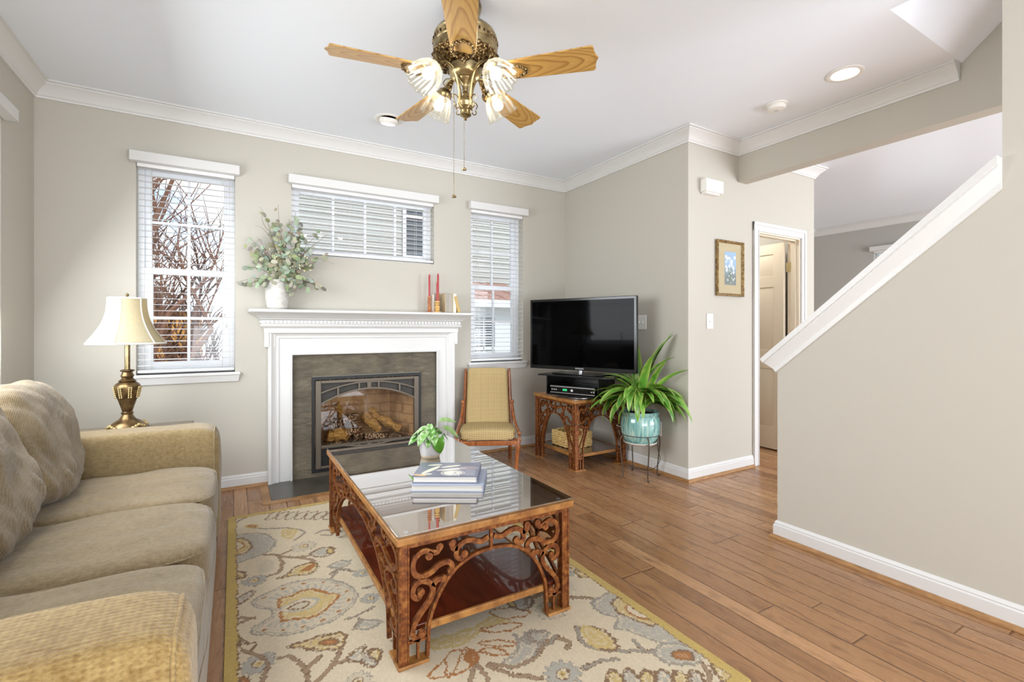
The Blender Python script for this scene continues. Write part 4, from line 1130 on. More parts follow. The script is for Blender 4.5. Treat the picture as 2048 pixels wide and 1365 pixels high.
# trailing pothos in a patterned pot
def heart_leaf(mb, cols, base_, tip_dir, nrm, L, W_, c1, c2):
    d = Vector(tip_dir).normalized(); n = Vector(nrm); n = (n-d*n.dot(d)).normalized(); s_ = d.cross(n); k = 9; off = len(mb.v); vs_ = []; cc = []
    for i in range(k):
        t = i/(k-1); wd = W_*(math.sin(pi*min(1, t*.92+.08))**.75)*(1-.35*t); 
        if t == 1: wd = 0
        p = Vector(base_)+d*L*t+n*(-L*.35*t*t)
        for q in (-1, -.5, 0, .5, 1):
            vs_.append(tuple(p+s_*wd*q*.5+n*(abs(q)*wd*.18)+d*(-abs(q)*L*.10*(1-t)))); cc.append(c2 if (abs(q) == .5 and i % 3 == 0) or (q == 1) else c1)
    m = len(vs_); vs_ += [tuple(Vector(v)-n*.0010) for v in vs_]; cc = cc+cc
    fs = []
    for i in range(k-1):
        for j in range(4):
            a = i*5+j; fs.append((a, a+1, a+6, a+5)); fs.append((m+a, m+a+5, m+a+6, m+a+1))
    mb.add(vs_, fs); cols += cc
pt = thing('pothos_plant', 'small green pothos growing in the white patterned pot', 'houseplant', (.935, 2.487, ZT+.115))
lm = MB(); cols = []; sm = MB(); rnd = random.Random(7)
g1, g2, g3 = lin((.36,.60,.22)), lin((.80,.88,.72)), lin((.50,.70,.36))
spec = [(-.30,-.30,.75,.075),(-.55,-.2,.55,.085),(-.8,-.1,.35,.075),(-.75,-.45,.1,.075),(-.2,-.75,.5,.075),(.1,-.55,.7,.08),(.25,-.6,.4,.085),(.5,-.35,.25,.08),(-.35,-.7,.15,.07),(.05,-.85,-.0,.065),(.2,.4,.6,.07),(-.3,.5,.5,.07),(-.6,.3,.4,.07),(.6,.1,.35,.075),(0,-.2,1,.06)]
for i, (x, y, z, L) in enumerate(spec):
    a = radians(-30); X, Y = x*cos(a)-y*sin(a), x*sin(a)+y*cos(a); d = Vector((X, Y, z)); p0 = Vector((X*.02, Y*.02, 0)); p1 = d*.065
    sm.tube([p0, p0.lerp(p1, .5)+Vector((0,0,.012)), p1], .0016, 5)
    heart_leaf(lm, cols, p1, (X, Y, -.25), (0, 0, 1) if i % 3 else (X*.3, Y*.3-.4, 1), L, L*.78, g1 if i % 2 else g3, g2)
for (px_, pz_, L, dx, dz) in ((.055, .085, .085, 1, .15), (.075, .045, .095, 1, -.35)):
    a = radians(-30); p1 = Vector((px_*cos(a), px_*sin(a), pz_)); sm.tube([(0,0,0), p1*.5+Vector((0,0,.01)), p1], .0015, 5)
    heart_leaf(lm, cols, p1, (cos(a)*dx, sin(a)*dx, dz), (-.1,-.5,1), L, L*.55, lin((.55,.68,.42)), lin((.72,.78,.6)))
a = radians(-30); p1 = Vector((.030*cos(a)+.5*-.055*.5, -.062, .004)); p1 = Vector((.012, -.078, -.004))
heart_leaf(lm, cols, p1, (.12, -.10, -1), (-.5, -1, .1), .085, .072, lin((.36,.62,.16)), lin((.36,.62,.16)))
sm.tube([(0,0,0), (.006,-.05,.015), p1], .0015, 5)
part('leaves', dyed(lm, cols, None, 'leaves', None), M['leaf'], pt); part('stems', sm, M['stemg'], pt)
m_ = MB(); m_.lathe([(.046,0),(.050,.004),(.054,.02),(.070,.125),(.074,.128),(.0735,.132),(.069,.132),(.066,.115),(0,.112)], 40)
po = solo('plant_pot', m_, M['pot'], 'small white trellis-patterned pot on the coffee table', 'plant pot', (.935, 2.487, ZT))
m_ = MB(); m_.lathe([(.0655,.1125),(.06,.117),(0,.118)], 24); part('soil', m_, M['soil'], po)

# ================================================================ TELEVISION, RISER, RECORDER
cT = Vector((2.60, 3.27)); dT = Vector((2.75-2.36, 2.81-3.73)).normalized(); aT = math.atan2(dT.y, dT.x)
Wt, Ht_ = 1.035, .632
tv = thing('television', 'flat black television turned toward the sofa on its riser', 'television', (cT.x, cT.y, .795), aT)
q = MB(); q.box(-Wt/2, Wt/2, -.012, .022, .030, .030+Ht_); q.box(-Wt/2+.15, Wt/2-.15, .022, .055, .10, .50)
part('casing', q, M['tv_case'], tv, bevel=.004)
q = MB(); q.box(-Wt/2+.022, Wt/2-.022, -.0135, -.0122, .062, .030+Ht_-.022); part('screen', q, M['tv_screen'], tv)
q = MB(); q.tube([(0,.01,.006), (0,.01,.06)], .022, 20); ne = part('neck', q, M['chrome'], tv)
q = MB(); q.puff((0,.02,.003), (.25,.13,.004), 6, 8); part('stand_base', q, M['dark_gloss'], tv)
fc = bpy.data.curves.new('brand_lettering', 'FONT'); fc.body = 'SAMSUNG'; fc.size = .018; fc.extrude = .0004; fc.align_x = 'CENTER'
fm = bpy.data.objects.new('lettering_curve', fc); COL.objects.link(fm); bpy.context.view_layer.update()
fme = bpy.data.meshes.new_from_object(fm.evaluated_get(bpy.context.evaluated_depsgraph_get())); bpy.data.objects.remove(fm)
fo = bpy.data.objects.new('brand_lettering', fme); COL.objects.link(fo); fo.parent = tv; fme.materials.clear(); fo.location = (0, -.0128, .041); fo.rotation_euler = (radians(90), 0, 0); fme.materials.append(M['silver'])
rs = thing('tv_riser', 'black swivel shelf unit under the television', 'tv riser', (cT.x+.015, cT.y+.0, .5955), aT)
q = MB(); q.lathe([(.13,0),(.13,.006),(.115,.010),(.10,.014),(.10,.020)], 32); part('swivel_plate', q, M['chrome'], rs)
q = MB(); q.box(-.26, .24, -.16, .16, .020, .030); q.box(-.26, -.252, -.16, .16, .030, .185); q.box(.232, .24, -.16, .16, .030, .185); q.box(-.252, .232, .15, .16, .030, .185); part('shelf_box', q, M['dark_gloss'], rs, bevel=.001)
q = MB(); q.prism([(-.33,-.19),(.30,-.19),(.36,-.12),(.36,.20),(-.33,.20)], lambda p: (p[0], p[1], .185), lambda p: (p[0], p[1], .197)); part('top_plate', q, M['dark_gloss'], rs, bevel=.0015)
dv = thing('video_recorder', 'black video recorder with a green display inside the riser', 'recorder', (cT.x+.015, cT.y, .6256+.0005), aT)
q = MB(); q.box(-.225, .205, -.150, .12, .006, .072); part('casing', q, M['tv_case'], dv, bevel=.004)
q = MB(); q.box(-.225, .205, -.1525, -.1505, .060, .071); q.box(-.225, .205, -.1525, -.1505, .008, .016); part('silver_strip', q, M['chrome'], dv)
q = MB(); q.box(-.10, -.058, -.1520, -.1505, .030, .048); part('display', q, M['green_led'], dv)
q = MB(); q.M = Matrix.Translation((-.01,-.1505,.038)) @ Matrix.Rotation(radians(90), 4, 'X'); q.lathe([(.011,0),(.011,.004),(0,.005)], 18)
q.M = Matrix.Identity(4)
for x in (-.21,-.19,-.17,.17,.19): q.box(x, x+.010, -.1525, -.1505, .034, .042)
part('buttons', q, M['silver'], dv)
# basket on the lower shelf
bk = MB(); rnd = random.Random(3)
for lv in range(7):
    z = .010+lv*.019
    pth = []
    for (x, y) in ((-.115,-.13),(.115,-.13),(.115,.13),(-.115,.13)): pth.append((x, y))
    loop = []
    for i in range(4):
        a, b = Vector(pth[i]), Vector(pth[(i+1) % 4])
        for s_ in range(16):
            p = a.lerp(b, s_/16); loop.append((p.x+rnd.uniform(-.002,.002), p.y+rnd.uniform(-.002,.002), z+.003*math.sin(s_*pi/2+lv*1.5)))
    bk.tube(loop, .0115, 7, closed=True)
bk.box(-.11, .11, -.125, .125, .003, .010)
solo('woven_basket', bk, M['basket'], 'rectangular woven basket on the lower shelf of the television table', 'basket', (2.655, 3.46, .134), radians(4))

# ================================================================ DRACAENA ON ITS STAND
PX, PY = 2.825, 2.785
sd = thing('plant_stand', 'thin rusty iron ring stand with bent legs holding the teal pot', 'plant stand', (PX, PY, 0))
q = MB(); q.tube([(.142*cos(2*pi*i/40), .142*sin(2*pi*i/40), .345) for i in range(40)], .005, 8, closed=True); part('ring', q, M['stand'], sd)
q = MB(); q.tube([(.085*cos(2*pi*i/30), .085*sin(2*pi*i/30), .265) for i in range(30)], .004, 6, closed=True)
part('lower_ring', q, M['stand'], sd)
for a in (radians(248), radians(338), radians(158), radians(68)):
    u = Vector((cos(a), sin(a), 0)); q = MB()
    pts = [u*.142+Vector((0,0,.345)), u*.150+Vector((0,0,.335)), u*.168+Vector((0,0,.29)), u*.160+Vector((0,0,.18)), u*.146+Vector((0,0,.05)), u*.146+Vector((0,0,.012)), u*.160+Vector((0,0,.006)), u*.176+Vector((0,0,.010))]
    q.tube(smooth_path(pts, 5), .0052, 7); q.tube([u*.150+Vector((0,0,.285)), u*.085+Vector((0,0,.265))], .0035, 6)
    part('leg', q, M['stand'], sd)
q = MB(); q.lathe([(.080,.272),(.104,.275),(.135,.315),(.150,.36),(.156,.42),(.150,.475),(.140,.495),(.146,.505),(.150,.518),(.144,.528),(.134,.528),(.130,.50),(0,.495)], 48)
pp = solo('glazed_pot', q, M['glaze'], 'round teal drip-glazed pot on the iron stand', 'plant pot', (PX, PY, 0))
q = MB(); q.lathe([(.129,.496),(.12,.508),(0,.512)], 24); part('soil', q, M['soil'], pp)
q = MB(); q.lathe([(.0,.266),(.112,.266),(.132,.280),(.134,.290),(.126,.284),(.106,.2705),(0,.2705)], 40); part('saucer', q, material('clear plastic saucer', rgb(206,206,196), .25), pp)
dr = thing('dracaena_plant', 'leafy dracaena with yellow-edged arching leaves in the teal pot', 'houseplant', (PX, PY, .505))
lm = MB(); cols = []; rnd = random.Random(12)
cg, cg2, cy_ = lin((.27,.52,.13)), lin((.42,.66,.24)), lin((.78,.82,.42))
def strap_leaf(base_, az, el, L, W_, droop, roll=0, tries=0):
    k = 13; vs_ = []; cc = []; p = Vector(base_); e = el; pts = [Vector(p)]; ds = []
    c1 = cg if rnd.random() < .5 else cg2
    for i in range(k):
        d = Vector((cos(az)*cos(e), sin(az)*cos(e), sin(e))); ds.append(d); p = p+d*L/k; pts.append(Vector(p)); e -= droop/k
    for i in range(k):
        t = i/(k-1); wd = W_*(math.sin(pi*(t**.72)*.96+.06))**.8 if t < 1 else 0
        wd = max(wd, 0); d = ds[i]; side = Vector((-sin(az), cos(az), 0)); nn = side.cross(d)*-1
        side2 = side*cos(roll)+nn*sin(roll)
        for q in (-1, -.82, 0, .82, 1):
            v = pts[i]+side2*wd*q*.5+nn*(abs(q)*wd*.16); vs_.append(tuple(v)); cc.append(cy_ if abs(q) == 1 else (tuple(.55*x+.45*y for x, y in zip(c1, cy_)) if abs(q) == .82 and rnd.random() < .5 else c1 if q else tuple(x*.85 for x in c1)))
    m = len(vs_); vs_ += [(v[0], v[1], v[2]-.0012) for v in vs_]; cc = cc+cc; fs = []
    for i in range(k-1):
        for j in range(4): a = i*5+j; fs.append((a, a+1, a+6, a+5)); fs.append((m+a, m+a+5, m+a+6, m+a+1))
    # turn leaves that would meet the wall behind
    if max(v[0] for v in vs_) > XT-.015-PX:
        if tries < 5: strap_leaf(base_, az-radians(18), el, L*.97, W_, droop, roll, tries+1)
        return
    lm.add(vs_, fs); cols.extend(cc)
view = radians(59.66)         # toward the fireplace-right, seen from the room
def vaz(deg): return radians(-30.34)+radians(deg)   # 0 = picture right, 90 = away, -90 = toward the camera, 180 = picture left
canes = [((0,0,.05), .0), ((.03,.03,.10), .0), ((-.04,-.02,.06), 0)]
L_list = []
for i in range(22): L_list.append((vaz(180+rnd.uniform(-35,35)), rnd.uniform(.25,1.0), rnd.uniform(.25,.38), rnd.uniform(1.1,2.2)))
for i in range(22): L_list.append((vaz(rnd.uniform(-40,25)), rnd.uniform(.15,1.0), rnd.uniform(.25,.38), rnd.uniform(1.0,2.1)))
for i in range(24): L_list.append((vaz(-90+rnd.uniform(-60,60)), rnd.uniform(.45,1.35), rnd.uniform(.22,.34), rnd.uniform(1.4,2.9)))
for i in range(9): L_list.append((vaz(rnd.uniform(60,120)), rnd.uniform(.7,1.4), rnd.uniform(.22,.30), rnd.uniform(.6,1.6)))
for i in range(9): L_list.append((vaz(rnd.uniform(0,360)), rnd.uniform(1.1,1.5), rnd.uniform(.34,.48), rnd.uniform(.5,1.1)))
for az, el, L, dp in L_list:
    b = Vector((cos(az)*.03+rnd.uniform(-.03,.03), sin(az)*.03+rnd.uniform(-.03,.03), rnd.uniform(.04,.17)))
    strap_leaf(b, az, el, L*1.28, rnd.uniform(.052,.072), dp*1.1, rnd.uniform(-.5,.5))
part('leaves', dyed(lm, cols, None, 'leaves', None), M['leaf'], dr)
q = MB()
for x, y, z in ((0,0,.16),(.03,.025,.20),(-.035,-.02,.17),(.02,-.04,.15),(-.02,.04,.15)): q.tube([(x*.6,y*.6,-.005),(x,y,z)], .012, 8)
part('canes', q, M['twig'], dr)
cw = MB(); cw.tube(smooth_path([(2.90,3.35,.62),(2.86,3.28,.42),(2.92,3.10,.33),(3.02,2.98,.33),(3.04,2.93,.36)], 8), .003, 6)
solo('white_cable', cw, M['wire'], 'white cable hanging behind the scrollwork side table', 'cable')
cw = MB(); cw.tube(smooth_path([(3.03,2.80,.30),(3.0,2.76,.20),(2.98,2.72,.12),(2.97,2.80,.03),(2.95,2.95,.006),(2.96,3.05,.006)], 8), .0025, 6)
solo('dark_cable', cw, M['wire_black'], 'dark cable curling on the floor behind the plant stand', 'cable')
ou = MB(); ou.box(-.006, 0, -.036, .036, -.058, .058); solo('wall_outlet', ou, M['white'], 'white wall outlet low on the wall behind the plant', 'outlet', (XT-.0005, 2.80, .36), bevel=.002)
# ================================================================ SOFA
SX, SY = -.515, 2.105      # centre of the footprint
sofa = thing('sofa', 'long tan chenille three-seat sofa along the left wall', 'sofa', (SX, SY, 0))
def wob(pt, e, a=.006, k=7, s=0):
    n = mnoise.noise(Vector((pt.x*k+s, pt.y*k, pt.z*k))); return pt+Vector((e.x, e.y, e.z))*n*a
xb, xf = -.535, .455      # local back and front
q = MB(); q.puff(((xb+xf)/2, 0, .175), ((xf-xb)/2-.012, .92, .150), 12, 16); part('frame', q, M['sofa'], sofa)
def arm(yc, mat_):
    q = MB()
    def f(pt, e):
        pt = wob(pt, e, .006, 5)
        return pt
    q.puff(((xb+xf)/2, yc, .338), ((xf-xb)/2, .118, .326), 9, 26, f)
    a = part('armrest', q, mat_, sofa, angle=80)
    # piping round the front panel
    loop = []
    for i in range(48):
        t = 2*pi*i/48; cx_, cz = cos(t), sin(t); L = (abs(cx_)**9+abs(cz)**9)**(1/9)
        loop.append((xf-.030, yc+.1085*cx_/L, .338+.2985*cz/L))
    p = MB(); p.tube(loop, .0045, 7, closed=True); part('piping', p, mat_, a)
arm(1.0, M['sofa']); arm(-1.0, M['sofa_arm'])
q = MB()
q.M = Matrix.Translation((xb+.085, 0, .42)) @ Matrix.Rotation(radians(-7), 4, 'Y'); q.puff((0,0,0), (.085, .90, .40), 8, 18); part('back_frame', q, M['sofa'], sofa)
for i, yc in enumerate((.590, 0, -.590)):
    rnd = random.Random(i); sh_ = rnd.uniform(0, 9)
    def f(pt, e, s=sh_, yc=yc):
        # crowned top, sagging middle, soft wrinkles running front to back
        wr = .0035*sin(pt.y*46+3*mnoise.noise(Vector((pt.x*5, pt.y*3, s))))*max(0, e.z)
        pt = wob(pt, e, .012, 5, s); pt.z += wr + .018*(1-abs((pt.y-yc)/.30)**2)*max(0, e.z); return pt
    q = MB(); q.puff((.075, yc, .390), (.375, .297, .084), 6, 22, f); c = part('seat_cushion', q, M['sofa_cushion'], sofa, angle=80)
    for zz in (.448, .336):
        loop = []
        for k in range(60):
            t = 2*pi*k/60; a_, b_ = cos(t), sin(t); L = (abs(a_)**6+abs(b_)**6)**(1/6)
            pt = Vector((.075+.370*a_/L, yc+.293*b_/L, zz)); pt = wob(pt, Vector((a_/L, b_/L, 0)), .012, 5, sh_); loop.append(pt)
        p = MB(); p.tube(loop, .0045, 6, closed=True); part('piping', p, M['sofa_cushion'], c)
for i, yc in enumerate((.600, .01, -.585)):
    sh_ = 20+i*7.3
    def f(pt, e, s=sh_):
        v = mnoise.noise(Vector((pt.x*6+s, pt.y*6, pt.z*6)))*.026+mnoise.noise(Vector((pt.x*14+s, pt.y*24+pt.z*14, pt.z*10)))*.016
        return pt+Vector((e.x, e.y*.4, e.z*.8))*v
    q = MB(); q.M = Matrix.Translation((xb+.300, yc, .700)) @ Matrix.Rotation(radians(-17), 4, 'Y')
    q.puff((0,0,0), (.140, .302, .258), 3.2, 30, f); c = part('back_cushion', q, M['sofa_cushion'], sofa, angle=80)
    p = MB(); p.M = q.M; loop = []
    for k in range(72):
        t = 2*pi*k/72; a_, b_ = cos(t), sin(t); L = (abs(a_)**4.2+abs(b_)**4.2)**(1/4.2)
        loop.append((.0, .302*a_/L, .259*b_/L))
    p.tube(loop, .0045, 6, closed=True); part('piping', p, M['sofa_cushion'], c)
for x in (xb+.06, xf-.07):
    for y in (-1.02, 1.02):
        q = MB(); q.box(x-.025, x+.025, y-.025, y+.025, 0, .03); part('foot', q, M['cover_dark'], sofa)

# ================================================================ END TABLE AND LAMP
ZE = .597
te = thing('end_table', 'dark wooden end table behind the far sofa arm under the lamp', 'end table', (-.555, 3.475, 0))
q = MB(); q.box(-.335, .335, -.21, .21, ZE-.024, ZE); part('table_top', q, wood('grey brown table top', (96,84,70), (132,118,98), .3, (2,12,12), 3), te, bevel=.004)
q = MB(); q.box(-.31, .31, -.19, .19, ZE-.09, ZE-.024); part('apron', q, M['shelf'], te, bevel=.002)
for sx in (-1, 1):
    for sy in (-1, 1):
        q = MB(); x, y = sx*.29, sy*.17; q.box(x-.02, x+.02, y-.02, y+.02, 0, ZE-.09); part('leg', q, M['shelf'], te, bevel=.003)
LX, LY = -.535, 3.535
lp = thing('table_lamp', 'lit table lamp with bell shade and ornate bronze base beside the left window', 'lamp', (LX, LY, ZE+.0005), radians(20))
def rib(r, z, a): return r*(1+.035*abs(cos(4*a)))
q = MB(); q.lathe([(.098,0),(.100,.010),(.094,.018),(.084,.022),(.078,.034),(.058,.050),(.042,.060),(.034,.070),(.028,.082),(.024,.092),(0,.092)], 56, wave=lambda r, z, a: r*(1+.03*cos(8*a)*(1 if z < .02 else .5))); part('base', q, M['lamp_brass'], lp)
q = MB(); q.lathe([(.022,.088),(.029,.094),(.029,.100),(.023,.106),(.026,.116),(.034,.145),(.046,.185),(.058,.225),(.062,.248),(.058,.262),(.046,.274),(.036,.280),(0,.281)], 64, wave=rib); part('body', q, M['lamp_brass'], lp)
q = MB(); q.lathe([(.036,.279),(.044,.284),(.036,.290),(.026,.300),(.032,.314),(.026,.328),(.024,.336),(.034,.342),(.034,.348),(.018,.352),(0,.353)], 36); part('collar', q, M['lamp_brass'], lp)
q = MB(); q.lathe([(.0135,.35),(.0135,.54),(.007,.545),(.007,.60),(0,.60)], 20); part('stem', q, M['brass'], lp)
q = MB()
for i in range(8):
    a = 2*pi*i/8; 
    for k in range(6):
        for sg in (-1, 1):
            r = .0635-.0022*k; z = .246-.011*k; q.puff((r*cos(a)*1.03-sg*.0055*sin(a), r*sin(a)*1.03+sg*.0055*cos(a), z), (.004,.004,.006), 2, 3)
for i in range(4):
    a = 2*pi*i/4+.4
    for k in range(5): da = (k-2)*.16; q.puff((.093*cos(a+da), .093*sin(a+da), .022+.006*(2-abs(k-2))), (.010,.010,.009), 2, 3)
part('gilt_leaves', q, M['lamp_gold'], lp)
# bell shade with six panels
def shade_r(z, a):
    t = (z-.500)/.268; r = .188-.098*t+.030*math.sin(pi*t)*-1
    k = (a/(2*pi/6)) % 1; return r*(1-.035*math.sin(pi*k))
q = MB(); nz_, na = 16, 96
q.grid(lambda u, v: (shade_r(.500+.268*u, 2*pi*v)*cos(2*pi*v), shade_r(.500+.268*u, 2*pi*v)*sin(2*pi*v), .500+.268*u), nz_, na, cv=True)
sh_o = part('lamp_shade', q, M['shade'], lp, angle=30)
so_ = sh_o.modifiers.new('t', 'SOLIDIFY'); so_.thickness = .0015
q = MB()
for z, rr in ((.503, .0055), (.765, .0050)): q.tube([(shade_r(z, 2*pi*i/96)*cos(2*pi*i/96)*1.005, shade_r(z, 2*pi*i/96)*sin(2*pi*i/96)*1.005, z) for i in range(96)], rr, 6, closed=True)
for k in range(6):
    a = 2*pi*k/6; q.tube([(shade_r(.503+.262*t/10, a)*cos(a)*1.012, shade_r(.503+.262*t/10, a)*sin(a)*1.012, .503+.262*t/10) for t in range(11)], .0038, 6)
part('shade_braid', q, M['shade_trim'], sh_o)
q = MB(); q.tube([(0,0,.60), (0,0,.775)], .0025, 6)
for k in range(3):
    a = 2*pi*k/3; q.tube([(0,0,.762), (.088*cos(a), .088*sin(a), .762)], .002, 5)
part('spider', q, M['brass'], sh_o)
q = MB(); q.lathe([(0,.775),(.006,.778),(.009,.786),(.005,.794),(0,.797)], 14); part('finial', q, M['brass'], lp)
q = MB(); q.puff((0,0,.645), (.028,.028,.036), 2, 8); part('bulb', q, material('lamp bulb', rgb(255,240,210), .4, Emission_Color=(1,.82,.56,1), Emission_Strength=8), lp)

# ================================================================ SLIPPER CHAIR
ch = thing('slipper_chair', 'low gold upholstered chair with curved walnut frame by the right window', 'chair', (1.905, 3.672, 0), radians(-27))
q = MB()
def f(pt, e): 
    pt.z += .014*(1-(pt.x/.24)**2)*max(0, e.z); return pt
q.M = Matrix.Translation((0, -.005, .298)); q.puff((0,0,0), (.238, .192, .048), 5, 16, f); part('seat', q, M['chair_fabric'], ch, angle=80)
# back: gently S-curved slab, rolled at the top
q = MB()
def backp(t): # t 0 bottom -> 1 top ; returns y, z
    return (.165+.085*t+.018*math.sin(pi*t), .285+.545*t)
n_, m_ = 30, 24
def bf(u, v):
    y, z = backp(u); w_ = (.200-.020*u)*(1-.0*u); w_ *= (1 if u < .93 else math.sqrt(max(0, 1-((u-.93)/.09)**2*.35)))
    a = 2*pi*v; cx_, sy_ = cos(a), sin(a); L = (abs(cx_)**5+abs(sy_)**5)**.2; th = .030*(1 if u < .9 else math.sqrt(max(.05, 1-((u-.9)/.1)**2)))
    return (cx_/L*w_, y+sy_/L*th-.008, z)
q.grid(bf, n_, m_, cv=True); k = len(q.v); q.f.append(tuple(range(m_))[::-1]); q.f.append(tuple(k-m_+j for j in range(m_)))
part('backrest', q, M['chair_fabric'], ch, angle=70)
for sx in (-1, 1):
    q = MB(); pts = []
    for i in range(15):
        t = i/14; y, z = backp(t*.96); pts.append((sx*(.216-.018*t), y+.012, z))
    q.tube(pts, [.013+.003*sin(i/14*pi) for i in range(15)], 10); q.puff(pts[-1], (.015,.015,.017), 2, 4); part('back_stile', q, M['chair_wood'], ch)
    q = MB(); y, z = backp(.40)
    pts = smooth_path([(sx*.220, y+.004, z+.02), (sx*.228, y-.03, z-.05), (sx*.238, y-.09, z-.12), (sx*.250, y-.20, z-.165), (sx*.258, y-.30, z-.185), (sx*.262, -.168, .302)], 6)
    q.tube(pts, .0135, 10); q.puff((sx*.224, y-.004, z+.020), (.019,.021,.019), 2, 5); q.puff((sx*.262, -.180, .318), (.017,.020,.018), 2, 5); q.puff((sx*.262, -.184, .268), (.017,.015,.022), 2, 5)
    part('arm', q, M['chair_wood'], ch)
    q = MB(); q.tube(smooth_path([(sx*.255,-.176,.275),(sx*.250,-.184,.20),(sx*.242,-.180,.12),(sx*.238,-.176,.05),(sx*.238,-.180,0)], 5), [.021-.0004*i for i in range(21)], 10, flat=1); part('leg', q, M['chair_wood'], ch)
    q = MB(); q.tube(smooth_path([(sx*.205,.170,.285),(sx*.205,.175,.18),(sx*.205,.205,.06),(sx*.205,.225,0)], 5), .016, 8); part('leg', q, M['chair_wood'], ch)
    q = MB(); q.box(min(sx*.212, sx*.236), max(sx*.212, sx*.236), -.17, .17, .222, .262); part('seat_rail', q, M['chair_wood'], ch, bevel=.004)
    q = MB()
    for i in range(34):
        t = .03+.90*i/33; y, z = backp(t); q.puff((sx*(.200-.020*t), y-.034, z), (.0042,.0035,.0042), 2, 3)
    part('nailheads', q, M['nail'], ch)
q = MB(); q.box(-.246, .246, -.196, -.168, .218, .256); part('seat_rail', q, M['chair_wood'], ch, bevel=.006)
q = MB(); q.box(-.21, .21, .16, .18, .222, .262); part('seat_rail', q, M['chair_wood'], ch, bevel=.003)

# ================================================================ CEILING FAN
FX, FY = .957, 2.076
fan = thing('ceiling_fan', 'five-bladed oak and antique brass ceiling fan with four lit glass shades', 'ceiling fan', (FX, FY, ZC))
H0 = ZC
def Z(z): return z-H0
q = MB(); q.lathe([(.075,Z(2.739)),(.078,Z(2.72)),(.070,Z(2.69)),(.050,Z(2.66)),(.045,Z(2.62)),(0,Z(2.62))], 40); part('canopy', q, M['brass'], fan)
q = MB(); q.lathe([(.0,Z(2.628)),(.07,Z(2.626)),(.118,Z(2.612)),(.142,Z(2.590)),(.150,Z(2.572)),(.146,Z(2.566)),(.152,Z(2.560)),(.153,Z(2.53)),(.149,Z(2.525)),(.154,Z(2.518)),(.152,Z(2.49)),(.140,Z(2.474)),(.128,Z(2.466)),(0,Z(2.466))], 56); ho = part('motor_housing', q, M['brass'], fan)
q = MB(); q.lathe([(.150,Z(2.492)),(.158,Z(2.478)),(.142,Z(2.458)),(.112,Z(2.445)),(.082,Z(2.438)),(.0,Z(2.438))], 80, wave=lambda r, z, a: r*(1+.03*cos(20*a)))
for i in range(20):
    a = 2*pi*i/20
    for rr, zz, s_ in ((.135, 2.456, .012), (.112, 2.446, .010), (.092, 2.440, .008)): q.puff((rr*cos(a+rr*3), rr*sin(a+rr*3), Z(zz)), (s_, s_, s_*.7), 2, 3)
part('embossed_ring', q, M['brass_orn'], ho)
q = MB()
for i in range(40):
    a = 2*pi*i/40; q.puff((.153*cos(a), .153*sin(a), Z(2.545)), (.005,.005,.009), 2, 2)
part('filigree_band', q, M['brass_orn'], ho)
q = MB(); q.lathe([(.072,Z(2.442)),(.080,Z(2.432)),(.076,Z(2.40)),(.066,Z(2.385)),(.052,Z(2.375)),(0,Z(2.375))], 40); part('switch_housing', q, M['brass'], fan)
q = MB(); q.lathe([(.050,Z(2.430)),(.054,Z(2.41)),(.050,Z(2.385)),(.036,Z(2.365)),(.020,Z(2.350)),(.014,Z(2.335)),(.016,Z(2.325)),(.013,Z(2.318)),(.017,Z(2.305)),(.013,Z(2.300)),(.022,Z(2.290)),(.036,Z(2.275)),(.040,Z(2.262)),(.034,Z(2.244)),(.020,Z(2.236)),(.026,Z(2.230)),(.030,Z(2.220)),(.027,Z(2.205)),(.012,Z(2.196)),(.007,Z(2.188)),(.008,Z(2.184)),(0,Z(2.180))], 36); part('light_column', q, M['brass'], fan)
BZ = Z(2.392)
for kk in range(5):
    az = radians(170.9-72*kk); R = Matrix.Rotation(az, 4, 'Z')
    # blade iron
    q = MB(); q.M = R
    q.tube(smooth_path([(.085,0,Z(2.438)),(.12,0,Z(2.425)),(.155,0,BZ-.012),(.20,0,BZ-.012)], 5), [.012]*16, 8)
    for sg in (-1, 1): q.tube(smooth_path([(.16,sg*.004,BZ-.012),(.185,sg*.032,BZ-.011),(.23,sg*.048,BZ-.010),(.275,sg*.036,BZ-.010),(.30,0,BZ-.010)], 5), .0065, 7)
    for i in range(14):
        a = 2*pi*i/14; q.puff((.235+.062*cos(a), .048*sin(a), BZ-.011), (.009,.009,.006), 2, 3)
    io = part('blade_iron', q, M['brass_orn'], fan)
    # blade
    L0_, L1 = .20, .628; pitch_ = radians(-12)
    outl = []
    half = [(L0_, .052), (.23,.058), (.34,.064), (.46,.068), (.56,.072), (.598,.074), (.608,.070), (.612,.058), (.613,.040), (.618,.020), (L1,.0)]
    outl = half+[(x, -y) for x, y in half[:-1][::-1]]
    b = bpy.data.objects.new('fan_blade', None)
    q = MB(); q.prism(outl, lambda p: (p[0], p[1], -.0035), lambda p: (p[0], p[1], .0035))
    bo = part('fan_blade', q, M['oak'], fan, bevel=.002)
    bo.matrix_local = Matrix.Translation((0, 0, BZ)) @ R @ Matrix.Rotation(pitch_, 4, 'X')
    bpy.data.objects.remove(b)
base_az = radians(59.66)   # camera looks along this bearing
